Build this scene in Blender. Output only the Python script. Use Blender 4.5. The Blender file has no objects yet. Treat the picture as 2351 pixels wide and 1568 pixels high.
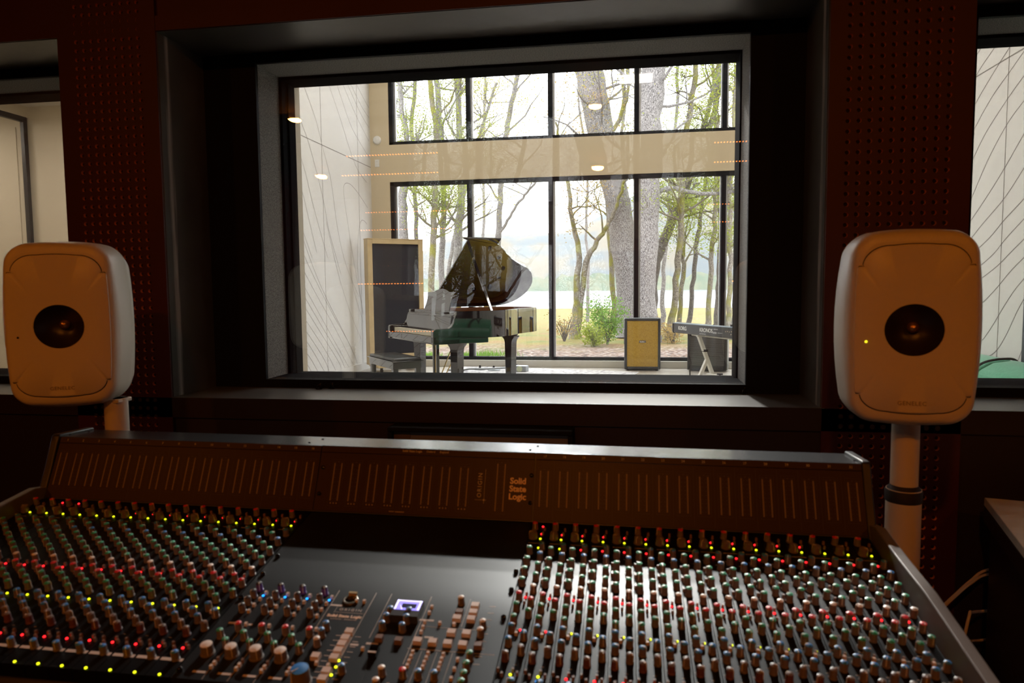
import bpy, math, random
import numpy as np
from mathutils import Matrix, Vector

# ------------------------------------------------------------------ camera, world, light, exposure
SC = bpy.context.scene
COL = SC.collection
PI = math.pi
F_PX, W_PX, H_PX, CAM_Z = 1640.0, 2351.0, 1568.0, 1.45
YAW, PITCH, ROLL = math.radians(9.1622), math.radians(-4.3616), math.radians(0.54316)


def _rot(yaw, pitch, roll):
    cy, sy, cp, sp, cr, sr = math.cos(yaw), math.sin(yaw), math.cos(pitch), math.sin(pitch), math.cos(roll), math.sin(roll)
    rz = np.array([[cy, -sy, 0], [sy, cy, 0], [0, 0, 1]])
    rx = np.array([[1, 0, 0], [0, cp, -sp], [0, sp, cp]])
    ry = np.array([[cr, 0, sr], [0, 1, 0], [-sr, 0, cr]])
    return rz @ rx @ ry


CR = _rot(YAW, PITCH, ROLL)
cam_data = bpy.data.cameras.new('camera')
cam = bpy.data.objects.new('camera', cam_data)
COL.objects.link(cam)
cam_data.sensor_width = 36.0
cam_data.lens = F_PX / W_PX * 36.0
cam_data.clip_start, cam_data.clip_end = 0.02, 3000
mw = Matrix.Identity(4)
for i in range(3):
    mw[i][0], mw[i][1], mw[i][2] = CR[i, 0], CR[i, 2], -CR[i, 1]
mw[2][3] = CAM_Z
cam.matrix_world = mw
cam_data.dof.use_dof = True
cam_data.dof.focus_distance = 9.0
cam_data.dof.aperture_fstop = 6.3
SC.camera = cam

SC.view_settings.view_transform = 'Standard'
SC.view_settings.look = 'None'
SC.view_settings.gamma = 1.0
SC.view_settings.exposure = 0.0
SC.view_settings.use_curve_mapping = False
SC.cycles.max_bounces = 14
SC.cycles.diffuse_bounces = 5
SC.cycles.glossy_bounces = 6
SC.cycles.transparent_max_bounces = 24
SC.cycles.caustics_reflective = True
SC.cycles.sample_clamp_indirect = 6.0
SC.cycles.use_denoising = True

world = bpy.data.worlds.new('overcast_sky')
SC.world = world
world.use_nodes = True
wn = world.node_tree
bg = wn.nodes['Background']
bg.inputs[0].default_value = (0.93, 0.97, 1.0, 1)
bg.inputs[1].default_value = 9.0      # bright overcast sky


def lamp(name, kind, loc, energy, color, size=0.2, size_y=None, rot=(0, 0, 0), parent=None, spot=None, blend=0.5):
    l = bpy.data.lights.new(name, kind)
    l.energy, l.color = energy, color
    if kind == 'AREA':
        l.size = size
        l.shape = 'DISK'
        if size_y:
            l.shape = 'RECTANGLE'
            l.size_y = size_y
    else:
        l.shadow_soft_size = size
        if kind == 'SPOT':
            l.spot_size, l.spot_blend = spot, blend
    o = bpy.data.objects.new(name, l)
    o.location, o.rotation_euler = loc, rot
    COL.objects.link(o)
    if parent:
        o.parent = parent
    return o


# daylight sampling through the two window bands of the live room (portals give no light of their own)
for z0, z1 in ((0.27, 3.2), (3.8, 6.3)):
    p = lamp('window_portal', 'AREA', (-0.55, 11.62, (z0 + z1) / 2), 1, (1, 1, 1), 6.7, z1 - z0, rot=(-PI / 2, 0, 0))
    p.data.cycles.is_portal = True

# ------------------------------------------------------------------ helpers
MATS = {}


def mat(name, color, rough=0.5, metal=0.0, spec=0.5, noise=None, emit=None, strength=0.0, bump=None, coat=0.0, sheen=0.0):
    """noise=(scale, other colour, low, high[, detail]); bump=(scale, strength)"""
    if name in MATS:
        return MATS[name]
    m = bpy.data.materials.new(name)
    m.use_nodes = True
    nt = m.node_tree
    b = nt.nodes['Principled BSDF']
    b.inputs['Base Color'].default_value = (*color, 1)
    b.inputs['Roughness'].default_value = rough
    b.inputs['Metallic'].default_value = metal
    b.inputs['Specular IOR Level'].default_value = spec
    b.inputs['Coat Weight'].default_value = coat
    b.inputs['Coat Roughness'].default_value = 0.03
    b.inputs['Sheen Weight'].default_value = sheen
    if emit:
        b.inputs['Emission Color'].default_value = (*emit, 1)
        b.inputs['Emission Strength'].default_value = strength
    tc = None
    if noise or bump:
        tc = nt.nodes.new('ShaderNodeTexCoord')
    if noise:
        n = nt.nodes.new('ShaderNodeTexNoise')
        n.inputs['Scale'].default_value = noise[0]
        n.inputs['Detail'].default_value = noise[4] if len(noise) > 4 else 4
        r = nt.nodes.new('ShaderNodeValToRGB')
        r.color_ramp.elements[0].color, r.color_ramp.elements[1].color = (*color, 1), (*noise[1], 1)
        r.color_ramp.elements[0].position, r.color_ramp.elements[1].position = noise[2], noise[3]
        nt.links.new(tc.outputs['Object'], n.inputs['Vector'])
        nt.links.new(n.outputs[0], r.inputs[0])
        nt.links.new(r.outputs[0], b.inputs['Base Color'])
    if bump:
        n = nt.nodes.new('ShaderNodeTexNoise')
        n.inputs['Scale'].default_value = bump[0]
        n.inputs['Detail'].default_value = 3
        bp = nt.nodes.new('ShaderNodeBump')
        bp.inputs['Strength'].default_value = bump[1]
        bp.inputs['Distance'].default_value = 0.01
        nt.links.new(tc.outputs['Object'], n.inputs['Vector'])
        nt.links.new(n.outputs[0], bp.inputs['Height'])
        nt.links.new(bp.outputs[0], b.inputs['Normal'])
    MATS[name] = m
    return m


def glass(name, fac, tint=(1, 1, 1)):
    m = bpy.data.materials.new(name)
    m.use_nodes = True
    nt = m.node_tree
    for n in list(nt.nodes):
        nt.nodes.remove(n)
    out = nt.nodes.new('ShaderNodeOutputMaterial')
    mx = nt.nodes.new('ShaderNodeMixShader')
    tr = nt.nodes.new('ShaderNodeBsdfTransparent')
    tr.inputs[0].default_value = (*tint, 1)
    gl = nt.nodes.new('ShaderNodeBsdfGlossy')
    gl.inputs['Roughness'].default_value = 0.0
    mx.inputs[0].default_value = fac
    nt.links.new(tr.outputs[0], mx.inputs[1])
    nt.links.new(gl.outputs[0], mx.inputs[2])
    nt.links.new(mx.outputs[0], out.inputs[0])
    MATS[name] = m
    return m


class MB:
    """collects shapes into one mesh"""

    def __init__(s):
        s.v, s.f, s.m, s.sm = [], [], [], []

    def add(s, vs, fs, m=0, smooth=False, M=None):
        o = len(s.v)
        if M is not None:
            vs = [tuple(M @ Vector(p)) for p in vs]
        s.v += [tuple(p) for p in vs]
        s.f += [tuple(i + o for i in q) for q in fs]
        s.m += [m] * len(fs)
        s.sm += [smooth] * len(fs)
        return s

    def box(s, x0, x1, y0, y1, z0, z1, m=0, M=None, top=1.0):
        cx, cy = (x0 + x1) / 2, (y0 + y1) / 2
        vs = [(x0, y0, z0), (x1, y0, z0), (x1, y1, z0), (x0, y1, z0)]
        vs += [(cx + (x - cx) * top, cy + (y - cy) * top, z1) for x, y, _ in vs]
        return s.add(vs, [(3, 2, 1, 0), (4, 5, 6, 7), (0, 1, 5, 4), (1, 2, 6, 5), (2, 3, 7, 6), (3, 0, 4, 7)], m, False, M)

    def lathe(s, prof, n=16, m=0, M=None, smooth=True, caps=True, ms=None):
        """prof = [(r, z)...] about Z"""
        vs, fs = [], []
        for r, z in prof:
            vs += [(r * math.cos(2 * PI * k / n), r * math.sin(2 * PI * k / n), z) for k in range(n)]
        o = len(s.v)
        if M is not None:
            vs = [tuple(M @ Vector(p)) for p in vs]
        s.v += vs
        for j in range(len(prof) - 1):
            for k in range(n):
                a, b = o + j * n + k, o + j * n + (k + 1) % n
                s.f.append((a, b, b + n, a + n))
                s.m.append(ms[j] if ms else m)
                s.sm.append(smooth)
        if caps:
            s.f.append(tuple(o + k for k in reversed(range(n))))
            s.m.append(ms[0] if ms else m)
            s.sm.append(False)
            t = o + (len(prof) - 1) * n
            s.f.append(tuple(t + k for k in range(n)))
            s.m.append(ms[-1] if ms else m)
            s.sm.append(False)
        return s

    def cyl(s, p0, p1, r0, r1=None, n=12, m=0, smooth=True):
        return s.tube([p0, p1], [r0, r0 if r1 is None else r1], n, m, smooth)

    def tube(s, pts, rad, n=8, m=0, smooth=True, caps=True):
        pts = [Vector(p) for p in pts]
        if not hasattr(rad, '__len__'):
            rad = [rad] * len(pts)
        o = len(s.v)
        up = None
        for i, p in enumerate(pts):
            d = (pts[min(i + 1, len(pts) - 1)] - pts[max(i - 1, 0)])
            d.normalize()
            if up is None:
                up = Vector((0, 0, 1)) if abs(d.z) < 0.9 else Vector((1, 0, 0))
            a = d.cross(up)
            if a.length < 1e-6:
                a = d.orthogonal()
            a.normalize()
            b = a.cross(d)
            up = b
            for k in range(n):
                t = 2 * PI * k / n
                s.v.append(tuple(p + (a * math.cos(t) + b * math.sin(t)) * rad[i]))
        for i in range(len(pts) - 1):
            for k in range(n):
                u, w = o + i * n + k, o + i * n + (k + 1) % n
                s.f.append((u, w, w + n, u + n))
                s.m.append(m)
                s.sm.append(smooth)
        if caps:
            s.f.append(tuple(o + k for k in reversed(range(n))))
            e = o + (len(pts) - 1) * n
            s.f.append(tuple(e + k for k in range(n)))
            s.m += [m, m]
            s.sm += [False, False]
        return s

    def bar(s, p0, p1, w, h, m=0, up=(0, 0, 1)):
        """rectangular bar from p0 to p1, w across, h along up"""
        p0, p1 = Vector(p0), Vector(p1)
        d = (p1 - p0).normalized()
        u = Vector(up)
        a = d.cross(u)
        if a.length < 1e-6:
            a = d.orthogonal()
        a.normalize()
        b = a.cross(d).normalized()
        vs = []
        for p in (p0, p1):
            for sx, sy in ((-1, -1), (1, -1), (1, 1), (-1, 1)):
                vs.append(tuple(p + a * sx * w / 2 + b * sy * h / 2))
        return s.add(vs, [(3, 2, 1, 0), (4, 5, 6, 7), (0, 1, 5, 4), (1, 2, 6, 5), (2, 3, 7, 6), (3, 0, 4, 7)], m)

    def prism(s, poly, t0, t1, axis='z', m=0, M=None, smooth=False):
        """poly in the two other axes (x,y / y,z / x,z), extruded from t0 to t1"""
        n = len(poly)
        f = {'z': lambda a, b, t: (a, b, t), 'x': lambda a, b, t: (t, a, b), 'y': lambda a, b, t: (a, t, b)}[axis]
        vs = [f(a, b, t0) for a, b in poly] + [f(a, b, t1) for a, b in poly]
        o = len(s.v)
        if M is not None:
            vs = [tuple(M @ Vector(p)) for p in vs]
        s.v += vs
        s.f.append(tuple(o + k for k in reversed(range(n))))
        s.f.append(tuple(o + n + k for k in range(n)))
        s.m += [m, m]
        s.sm += [False, False]
        for k in range(n):
            k2 = (k + 1) % n
            s.f.append((o + k, o + k2, o + n + k2, o + n + k))
            s.m.append(m)
            s.sm.append(smooth)
        return s

    def quad(s, a, b, c, d, m=0):
        return s.add([a, b, c, d], [(0, 1, 2, 3)], m)

    def mesh(s, name, mats):
        me = bpy.data.meshes.new(name)
        me.from_pydata(s.v, [], s.f)
        for x in mats:
            me.materials.append(x)
        me.polygons.foreach_set('material_index', s.m)
        me.polygons.foreach_set('use_smooth', s.sm)
        me.update()
        me.set_sharp_from_angle(angle=math.radians(42))
        return me

    def build(s, name, mats, parent=None, bevel=0.0, seg=2, fix=True):
        if not isinstance(mats, (list, tuple)):
            mats = [mats]
        me = s.mesh(name, mats)
        if fix:
            import bmesh
            bm = bmesh.new()
            bm.from_mesh(me)
            bmesh.ops.recalc_face_normals(bm, faces=bm.faces)
            bm.to_mesh(me)
            bm.free()
        o = bpy.data.objects.new(name, me)
        COL.objects.link(o)
        if parent:
            o.parent = parent
        if bevel:
            b = o.modifiers.new('bevel', 'BEVEL')
            b.width, b.segments, b.limit_method, b.angle_limit = bevel, seg, 'ANGLE', math.radians(35)
            b.harden_normals = False
        return o


def link(name, me, parent=None, loc=None, rot=None):
    o = bpy.data.objects.new(name, me)
    COL.objects.link(o)
    if parent:
        o.parent = parent
    if loc:
        o.location = loc
    if rot:
        o.rotation_euler = rot
    return o


def thing(name, label, cat, loc=(0, 0, 0), rz=0.0, group=None):
    o = bpy.data.objects.new(name, None)
    o.empty_display_size = 0.1
    o.location, o.rotation_euler = loc, (0, 0, rz)
    COL.objects.link(o)
    return tag(o, label, cat, group)


def tag(o, label=None, cat=None, group=None, kind=None):
    if label:
        o['label'] = label
    if cat:
        o['category'] = cat
    if group:
        o['group'] = group
    if kind:
        o['kind'] = kind
    return o


def struct(o):
    o['kind'] = 'structure'
    return o


def group_empty(name):
    o = bpy.data.objects.new(name, None)
    COL.objects.link(o)
    return struct(o)


def ray(px, py):
    return CR @ np.array([(px - W_PX / 2) / F_PX, 1.0, -(py - H_PX / 2) / F_PX])


def at(px, py, Y):
    d = ray(px, py)
    t = Y / d[1]
    return Vector((d[0] * t, Y, CAM_Z + d[2] * t))


def at_x(px, py, X):
    d = ray(px, py)
    t = X / d[0]
    return Vector((X, d[1] * t, CAM_Z + d[2] * t))


def text_mesh(body, size, mats, extrude=0.0005, offset=0.0, spacing=1.0, align='CENTER', line=1.0):
    c = bpy.data.curves.new('lettering', 'FONT')
    c.body, c.size, c.extrude, c.offset, c.space_character, c.space_line = body, size, extrude, offset, spacing, line
    c.align_x, c.align_y = align, 'CENTER'
    c.resolution_u = 3
    o = bpy.data.objects.new('lettering', c)
    COL.objects.link(o)
    dg = bpy.context.evaluated_depsgraph_get()
    me = bpy.data.meshes.new_from_object(o.evaluated_get(dg))
    bpy.data.objects.remove(o)
    bpy.data.curves.remove(c)
    me.materials.clear()
    me.materials.append(mats)
    return me


def frame_matrix(origin, xdir, ydir):
    x = Vector(xdir).normalized()
    y = Vector(ydir)
    y = (y - x * y.dot(x)).normalized()
    z = x.cross(y)
    m = Matrix.Identity(4)
    for i in range(3):
        m[i][0], m[i][1], m[i][2], m[i][3] = x[i], y[i], z[i], Vector(origin)[i]
    return m

# ------------------------------------------------------------------ materials of the setting
M_MAROON = mat('maroon_panel', (0.062, 0.0060, 0.014), 0.5, noise=(3, (0.048, 0.0045, 0.012), 0.4, 0.7))
M_BLACKPAINT = mat('black_painted_plaster', (0.075, 0.070, 0.068), 0.34, spec=0.32, noise=(2.2, (0.12, 0.112, 0.105), 0.45, 0.75), bump=(14, 0.05))
M_BLACKFRAME = mat('black_frame', (0.012, 0.013, 0.016), 0.6, spec=0.06)
M_DARKTRIM = mat('dark_brown_trim', (0.022, 0.012, 0.012), 0.5)
M_INNERFRAME = mat('matt_black_inner_frame', (0.004, 0.0045, 0.006), 0.8, spec=0.02)
M_FABRIC = mat('grey_woven_fabric', (0.10, 0.10, 0.10), 0.95, noise=(260, (0.26, 0.26, 0.255), 0.42, 0.6, 1))
M_WHITEWALL = mat('white_acoustic_wall', (0.60, 0.588, 0.563), 0.7)
M_GROOVE = mat('wall_groove', (0.24, 0.22, 0.205), 0.9)
M_BEIGE = mat('beige_wall', (0.56, 0.475, 0.335), 0.7)
M_CREAM = mat('cream_wall', (0.64, 0.58, 0.475), 0.7)
M_CARPET = mat('dark_floor', (0.02, 0.016, 0.016), 0.8)
M_DARKCEIL = mat('dark_ceiling', (0.03, 0.02, 0.02), 0.8)
M_FLOOR = mat('pale_floor', (0.50, 0.465, 0.41), 0.30, noise=(2.5, (0.45, 0.415, 0.36), 0.4, 0.7))
M_CEIL = mat('white_ceiling', (0.62, 0.61, 0.59), 0.8)
M_STUDIOGLASS = glass('studio_glass', 0.115)
M_WINDOWGLASS = glass('outdoor_glass', 0.03)
M_SILLGREY = mat('grey_curb', (0.52, 0.50, 0.45), 0.5)

YW_ = 2.45
YW, YN, YF, YL = 2.45, 2.75, 3.05, 3.22        # wall front, near frame, end of far frame, live room side
ZS, ZT = 1.045, 2.39
FL = 0.15                                       # live room floor level
CEIL, BACK, CX0, CX1 = 3.15, -2.5, -4.25, 3.45
OPEN = [(-3.85, -2.10), (-1.695, 0.625), (1.048, 2.95)]
NEAR = [(-3.65, -2.28), (-1.470, 0.435), (1.180, 2.78)]

# control room shell
o = MB().box(CX0 - .1, CX1 + .1, BACK - .1, YL, -.1, 0).build('floor', M_CARPET)
struct(o)
o = MB().box(CX0 - .1, CX1 + .1, BACK - .1, YW + .05, CEIL, CEIL + .1).build('ceiling', M_DARKCEIL)
struct(o)
struct(MB().box(CX0 - .1, CX0, BACK, YW, 0, CEIL).build('wall_left', M_MAROON))
struct(MB().box(CX1, CX1 + .1, BACK, YW, 0, CEIL).build('wall_right', M_MAROON))
struct(MB().box(CX0, CX1, BACK - .1, BACK, 0, CEIL).build('wall_back', M_MAROON))

# worn plaster streak down the front edge of the side reveals
_nt = M_BLACKPAINT.node_tree
_b = _nt.nodes['Principled BSDF']
_g = _nt.nodes.new('ShaderNodeNewGeometry')
_s1, _s2 = _nt.nodes.new('ShaderNodeSeparateXYZ'), _nt.nodes.new('ShaderNodeSeparateXYZ')
_nt.links.new(_g.outputs['Position'], _s1.inputs[0])
_nt.links.new(_g.outputs['Normal'], _s2.inputs[0])


def _math(op, a, b=None):
    n = _nt.nodes.new('ShaderNodeMath')
    n.operation = op
    for i, v in enumerate((a, b)):
        if v is None:
            continue
        if hasattr(v, 'is_linked'):
            _nt.links.new(v, n.inputs[i])
        else:
            n.inputs[i].default_value = v
    return n.outputs[0]


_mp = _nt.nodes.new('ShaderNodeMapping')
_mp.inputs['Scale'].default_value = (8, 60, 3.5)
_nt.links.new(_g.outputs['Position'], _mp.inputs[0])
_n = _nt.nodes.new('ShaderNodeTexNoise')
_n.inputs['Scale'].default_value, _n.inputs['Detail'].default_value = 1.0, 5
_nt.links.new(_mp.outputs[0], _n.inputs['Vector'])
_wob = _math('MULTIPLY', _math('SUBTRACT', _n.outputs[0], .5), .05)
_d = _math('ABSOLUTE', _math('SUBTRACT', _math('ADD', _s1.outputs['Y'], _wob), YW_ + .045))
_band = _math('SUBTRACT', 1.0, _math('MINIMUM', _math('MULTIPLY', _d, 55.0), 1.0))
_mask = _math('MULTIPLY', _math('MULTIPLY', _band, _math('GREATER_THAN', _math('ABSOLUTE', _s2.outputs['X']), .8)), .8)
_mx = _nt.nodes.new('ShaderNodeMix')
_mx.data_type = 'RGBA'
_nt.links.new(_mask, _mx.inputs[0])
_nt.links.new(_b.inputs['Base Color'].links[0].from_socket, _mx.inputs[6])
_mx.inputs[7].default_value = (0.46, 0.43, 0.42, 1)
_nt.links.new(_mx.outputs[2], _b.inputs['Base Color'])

# front wall: below the sills, above the openings, the black reveals between
w = MB()
w.box(CX0, CX1, YW, YN, 0, ZS - .075, 2)
w.box(CX0, CX1, YW - .012, YN, ZS - .075, ZS, 1)              # apron / sill slab edge
w.box(CX0, CX1, YW, YN, ZT + .013, CEIL, 0)
w.box(CX0, CX1, YW - .010, YW, ZT + .002, ZT + .055, 0)              # thin rail above the openings
ends = [CX0] + [x for a in OPEN for x in a] + [CX1]
for k in range(0, 8, 2):
    w.box(ends[k] + .012, ends[k + 1] - .012, YW + .03, YN, ZS, ZT, 0)
wall_front = struct(w.build('wall_front', [M_MAROON, M_DARKTRIM, mat('black_lower_wall', (0.016, 0.008, 0.016), .6)]))

# black painted reveals, one mesh per opening, and the sill tops
for i, (a, b) in enumerate(OPEN):
    r = MB()
    r.box(a - .012, a, YW - .004, YN, ZS, ZT)
    r.box(b, b + .012, YW - .004, YN, ZS, ZT)
    r.box(a - .012, b + .012, YW - .004, YN, ZT, ZT + .012)
    r.box(a - .012, b + .012, YW - .014, YN, ZS, ZS + .002)
    struct(r.build('trim_%d' % (i + 1), M_BLACKPAINT, bevel=.002))


M_RAW = mat('raw_hole_edge', (0.60, 0.20, 0.07), 0.6)
M_GOLE = mat('hole_bottom', (0.012, 0.004, 0.006), 0.9)


# perforated panels on the pillars: real round recesses
def perforated(x0, x1, cx0, ncol, z0, z1, rz0, pitch, r, name):
    mb = MB()
    n = 16
    yf = YW - .012
    nrow = int((z1 - .03 - rz0) / pitch)
    xe = cx0 + (ncol - 1) * pitch + pitch / 2
    xs = cx0 - pitch / 2
    zs, ze = rz0 - pitch / 2, rz0 + (nrow - 1) * pitch + pitch / 2
    mb.quad((x0, yf, z0), (xs, yf, z0), (xs, yf, z1), (x0, yf, z1))
    mb.quad((xe, yf, z0), (x1, yf, z0), (x1, yf, z1), (xe, yf, z1))
    mb.quad((xs, yf, z0), (xe, yf, z0), (xe, yf, zs), (xs, yf, zs))
    mb.quad((xs, yf, ze), (xe, yf, ze), (xe, yf, z1), (xs, yf, z1))
    for i in range(ncol):
        for j in range(nrow):
            cx, cz = cx0 + i * pitch, rz0 + j * pitch
            vs, fs = [], []
            for k in range(n):
                t = 2 * PI * k / n
                c, q = math.cos(t), math.sin(t)
                e = pitch / 2 / max(abs(c), abs(q))
                vs += [(cx + c * e, yf, cz + q * e), (cx + c * r, yf, cz + q * r), (cx + c * r * .8, yf + .009, cz + q * r * .8)]
            f2 = []
            for k in range(n):
                a, b = 3 * k, 3 * ((k + 1) % n)
                fs.append((a, b, b + 1, a + 1))
                f2.append((a + 1, b + 1, b + 2, a + 2))
            mb.add(vs, fs, 0)
            o_ = len(mb.v) - len(vs)
            mb.f += [tuple(i_ + o_ for i_ in q_) for q_ in f2] + [tuple(o_ + 3 * k + 2 for k in range(n))]
            mb.m += [1] * n + [2]
            mb.sm += [False] * (n + 1)
    for x in (x0, x1):
        mb.quad((x, yf, z0), (x, YW + .03, z0), (x, YW + .03, z1), (x, yf, z1))
    o = mb.build(name, [M_MAROON, M_RAW, M_GOLE], fix=False)
    return struct(o)


perforated(-2.100, -1.698, -2.022, 9, 0.0, CEIL, 0.24, 0.0318, 0.0078, 'wall_panel_left')
perforated(0.628, 1.048, 0.687, 10, 0.0, CEIL, 0.24, 0.0325, 0.0080, 'wall_panel_right')


# studio windows: near frame face, fabric lined cavity, far frame, two panes (the far one tilted)
def studio_window(n, op, nr):
    root = group_empty('window_%d' % n)
    a, b = nr
    z0, z1 = 1.081, 2.350
    f = MB()
    f.box(op[0], a, YN - .02, YN, ZS, ZT)
    f.box(b, op[1], YN - .02, YN, ZS, ZT)
    f.box(a, b, YN - .02, YN, ZS, z0)
    f.box(a, b, YN - .02, YN, z1, ZT)
    f.build('frame', M_BLACKFRAME, root, bevel=.0015)
    t = MB()
    ys, ye = YN, 2.925
    t.box(a - .02, a, ys, ye, z0 - .02, z1 + .02)
    t.box(b, b + .02, ys, ye, z0 - .02, z1 + .02)
    t.box(a, b, ys, ye, z1, z1 + .02)
    t.build('fabric_lining', M_FABRIC, root)
    t = MB()
    t.box(a, b, ys, ye, z0 - .02, z0)
    c, d, e, g = a + .012, b + .011, 1.076, 2.338
    d = b - .006
    t.box(a - .03, c, ye, YF, z0 - .03, z1 + .03)
    t.box(d, b + .03, ye, YF, z0 - .03, z1 + .03)
    t.box(c, d, ye, YF, g, z1 + .03)
    t.box(c, d, ye, YF, z0 - .03, e)
    t.box(a - .03, c + .006, ye + .05, ye + .065, z0 - .03, z1 + .03)
    t.build('far_frame', M_INNERFRAME, root, bevel=.002)
    p = MB()
    p.box(a, b, YN - .012, YN - .001, z0, z1)
    p.build('near_pane', M_STUDIOGLASS, root)
    p = MB()
    q = math.tan(math.radians(3.05)) * (g - e)
    y = ye + .012
    vs = [(c, y, e), (d, y, e), (d, y + q, g), (c, y + q, g)]
    vs += [(v[0], v[1] + .010, v[2]) for v in vs]
    p.add(vs, [(0, 1, 2, 3), (7, 6, 5, 4), (0, 4, 5, 1), (1, 5, 6, 2), (2, 6, 7, 3), (3, 7, 4, 0)])
    p.build('far_pane', M_STUDIOGLASS, root)
    j = MB()                                                     # cream jambs on the live room side
    j.box(a - .09, a - .046, YF, YL, z0 - .05, z1 + .09)
    j.box(b + .040, b + .08, YF, YL, z0 - .05, z1 + .09)
    j.box(a - .046, b + .040, YF, YL, 2.402, z1 + .09)
    j.box(a - .046, b + .040, YF, YL, z0 - .05, 1.042)
    j.build('jamb', M_CREAM, root)


for i in range(3):
    studio_window(i + 1, OPEN[i], NEAR[i])

# live room side of the front wall
LX0, LX1, LY1, LZ1 = -4.18, 3.02, 11.45, 6.6
w = MB()
hs = [-5.4] + [x for a, b in NEAR for x in (a - .06, b + .06)] + [LX1 + .2]
w.box(hs[0], hs[-1], YF, YL - .002, 0, 1.03)
w.box(hs[0], hs[-1], YF, YL - .002, 2.42, LZ1)
for k in range(0, 8, 2):
    w.box(hs[k], hs[k + 1], YF, YL - .002, 1.03, 2.42)
struct(w.build('wall_middle', M_CREAM))
w = MB()
for k in (1, 3, 5):
    pass
struct(MB().box(-5.4, LX1 + .2, YL - .002, LY1 + .45, FL - .1, FL).build('floor_live_room', M_FLOOR))
struct(MB().box(-4.4, LX1 + .2, YL - .01, LY1 + .3, LZ1, LZ1 + .1).build('ceiling_live_room', M_CEIL))


def ribbon(mb, pts, w, off, m):
    """thin groove line in the plane X = const: pts (Y, Z)"""
    for i in range(len(pts) - 1):
        (y0, z0), (y1, z1) = pts[i], pts[i + 1]
        dy, dz = y1 - y0, z1 - z0
        L = math.hypot(dy, dz) or 1
        ny, nz = -dz / L * w / 2, dy / L * w / 2
        mb.quad((off, y0 + ny, z0 + nz), (off, y1 + ny, z1 + nz), (off, y1 - ny, z1 - nz), (off, y0 - ny, z0 - nz), m)


def smooth_poly(pts, n=6):
    out = []
    P = [pts[0]] + list(pts) + [pts[-1]]
    for i in range(1, len(P) - 2):
        for k in range(n):
            t = k / n
            q = []
            for d in range(len(pts[0])):
                p0, p1, p2, p3 = P[i - 1][d], P[i][d], P[i + 1][d], P[i + 2][d]
                q.append(.5 * (2 * p1 + (p2 - p0) * t + (2 * p0 - 5 * p1 + 4 * p2 - p3) * t * t + (3 * p1 - p0 - 3 * p2 + p3) * t ** 3))
            out.append(tuple(q))
    out.append(tuple(pts[-1]))
    return out


# left wall of the live room with its milled curves (read off the wall plane)
wl = MB()
wl.box(LX0 - .1, LX0, 4.62, LY1 + .2, FL, LZ1, 0)
c3 = lambda x, y: (640 + x / 3.918, 120 + y / 3.918)
cz = lambda x, y: (660 + x / 2.305, 180 + y / 2.305)
curves = [[c3(*p) for p in q] for q in (
    [(60, 300), (130, 455), (250, 760), (330, 1040), (405, 1350), (450, 1600), (560, 2000)],
    [(180, 180), (220, 290), (330, 600), (400, 880), (470, 1160), (525, 1567), (600, 1900), (720, 2200)],
    [(400, 150), (445, 280), (560, 620), (640, 880), (710, 1060), (790, 1170)],
    [(480, 150), (518, 275), (640, 640), (740, 830), (815, 950)],
    [(535, 150), (572, 275), (690, 560), (810, 800)],
    [(580, 180), (610, 272), (740, 560), (812, 680)],
    [(610, 180), (640, 272), (740, 480), (810, 590)],
    [(655, 180), (690, 272), (770, 430), (810, 500)],
    [(100, 660), (130, 740), (230, 1050), (290, 1300), (360, 1567), (440, 1850)],
    [(100, 930), (130, 1010), (210, 1250), (265, 1480), (340, 1800)],
    [(120, 1280), (150, 1370), (205, 1567), (300, 1850)],
    [(760, 2350), (660, 1800), (625, 1567), (590, 1330), (585, 1200), (630, 1180), (700, 1250), (800, 1400)])]
curves += [[cz(*p) for p in q] for q in (
    [(20, 640), (50, 740), (110, 930), (190, 1130), (300, 1350), (360, 1480)],
    [(30, 790), (60, 870), (130, 1030), (230, 1230), (330, 1410), (370, 1510)],
    [(40, 910), (70, 985), (150, 1140), (250, 1320), (345, 1510)],
    [(45, 1010), (80, 1085), (170, 1250), (270, 1430), (325, 1530)],
    [(50, 1080), (90, 1155), (180, 1310), (270, 1460), (305, 1535)],
    [(55, 1150), (100, 1225), (190, 1370), (270, 1500), (285, 1545)],
    [(60, 1225), (110, 1300), (200, 1440), (255, 1545)],
    [(60, 1285), (110, 1355), (190, 1480), (225, 1560)],
    [(65, 1345), (120, 1420), (200, 1560)],
    [(65, 1405), (120, 1480), (165, 1560)],
    [(65, 1460), (105, 1515), (130, 1560)],
    [(65, 1510), (100, 1560)],
    [(205, 760), (250, 960), (290, 1110), (340, 1260), (390, 1380)],
    [(400, 1250), (370, 1000), (378, 800), (395, 750), (420, 770)],
    [(330, 1000), (350, 1120), (385, 1240), (400, 1290)])]
for q in curves:
    pts = [(p.y, p.z) for p in (at_x(x, y, LX0) for x, y in smooth_poly(q, 5))]
    ribbon(wl, pts, .007, LX0 + .0015, 1)
for px, py in ((737, 300), (820, 300)):
    y = at_x(px, py, LX0).y
    ribbon(wl, [(y, FL), (y, LZ1)], .010, LX0 + .0015, 1)
zb = at_x(850, 384, LX0).z
ribbon(wl, [(4.7, zb), (LY1, zb)], .011, LX0 + .0015, 1)
struct(wl.build('wall_live_left', [M_WHITEWALL, M_GROOVE], fix=False))
struct(MB().box(LX0, LX0 + .02, 4.7, LY1, FL, FL + .11).build('baseboard_left', M_WHITEWALL))

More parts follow.
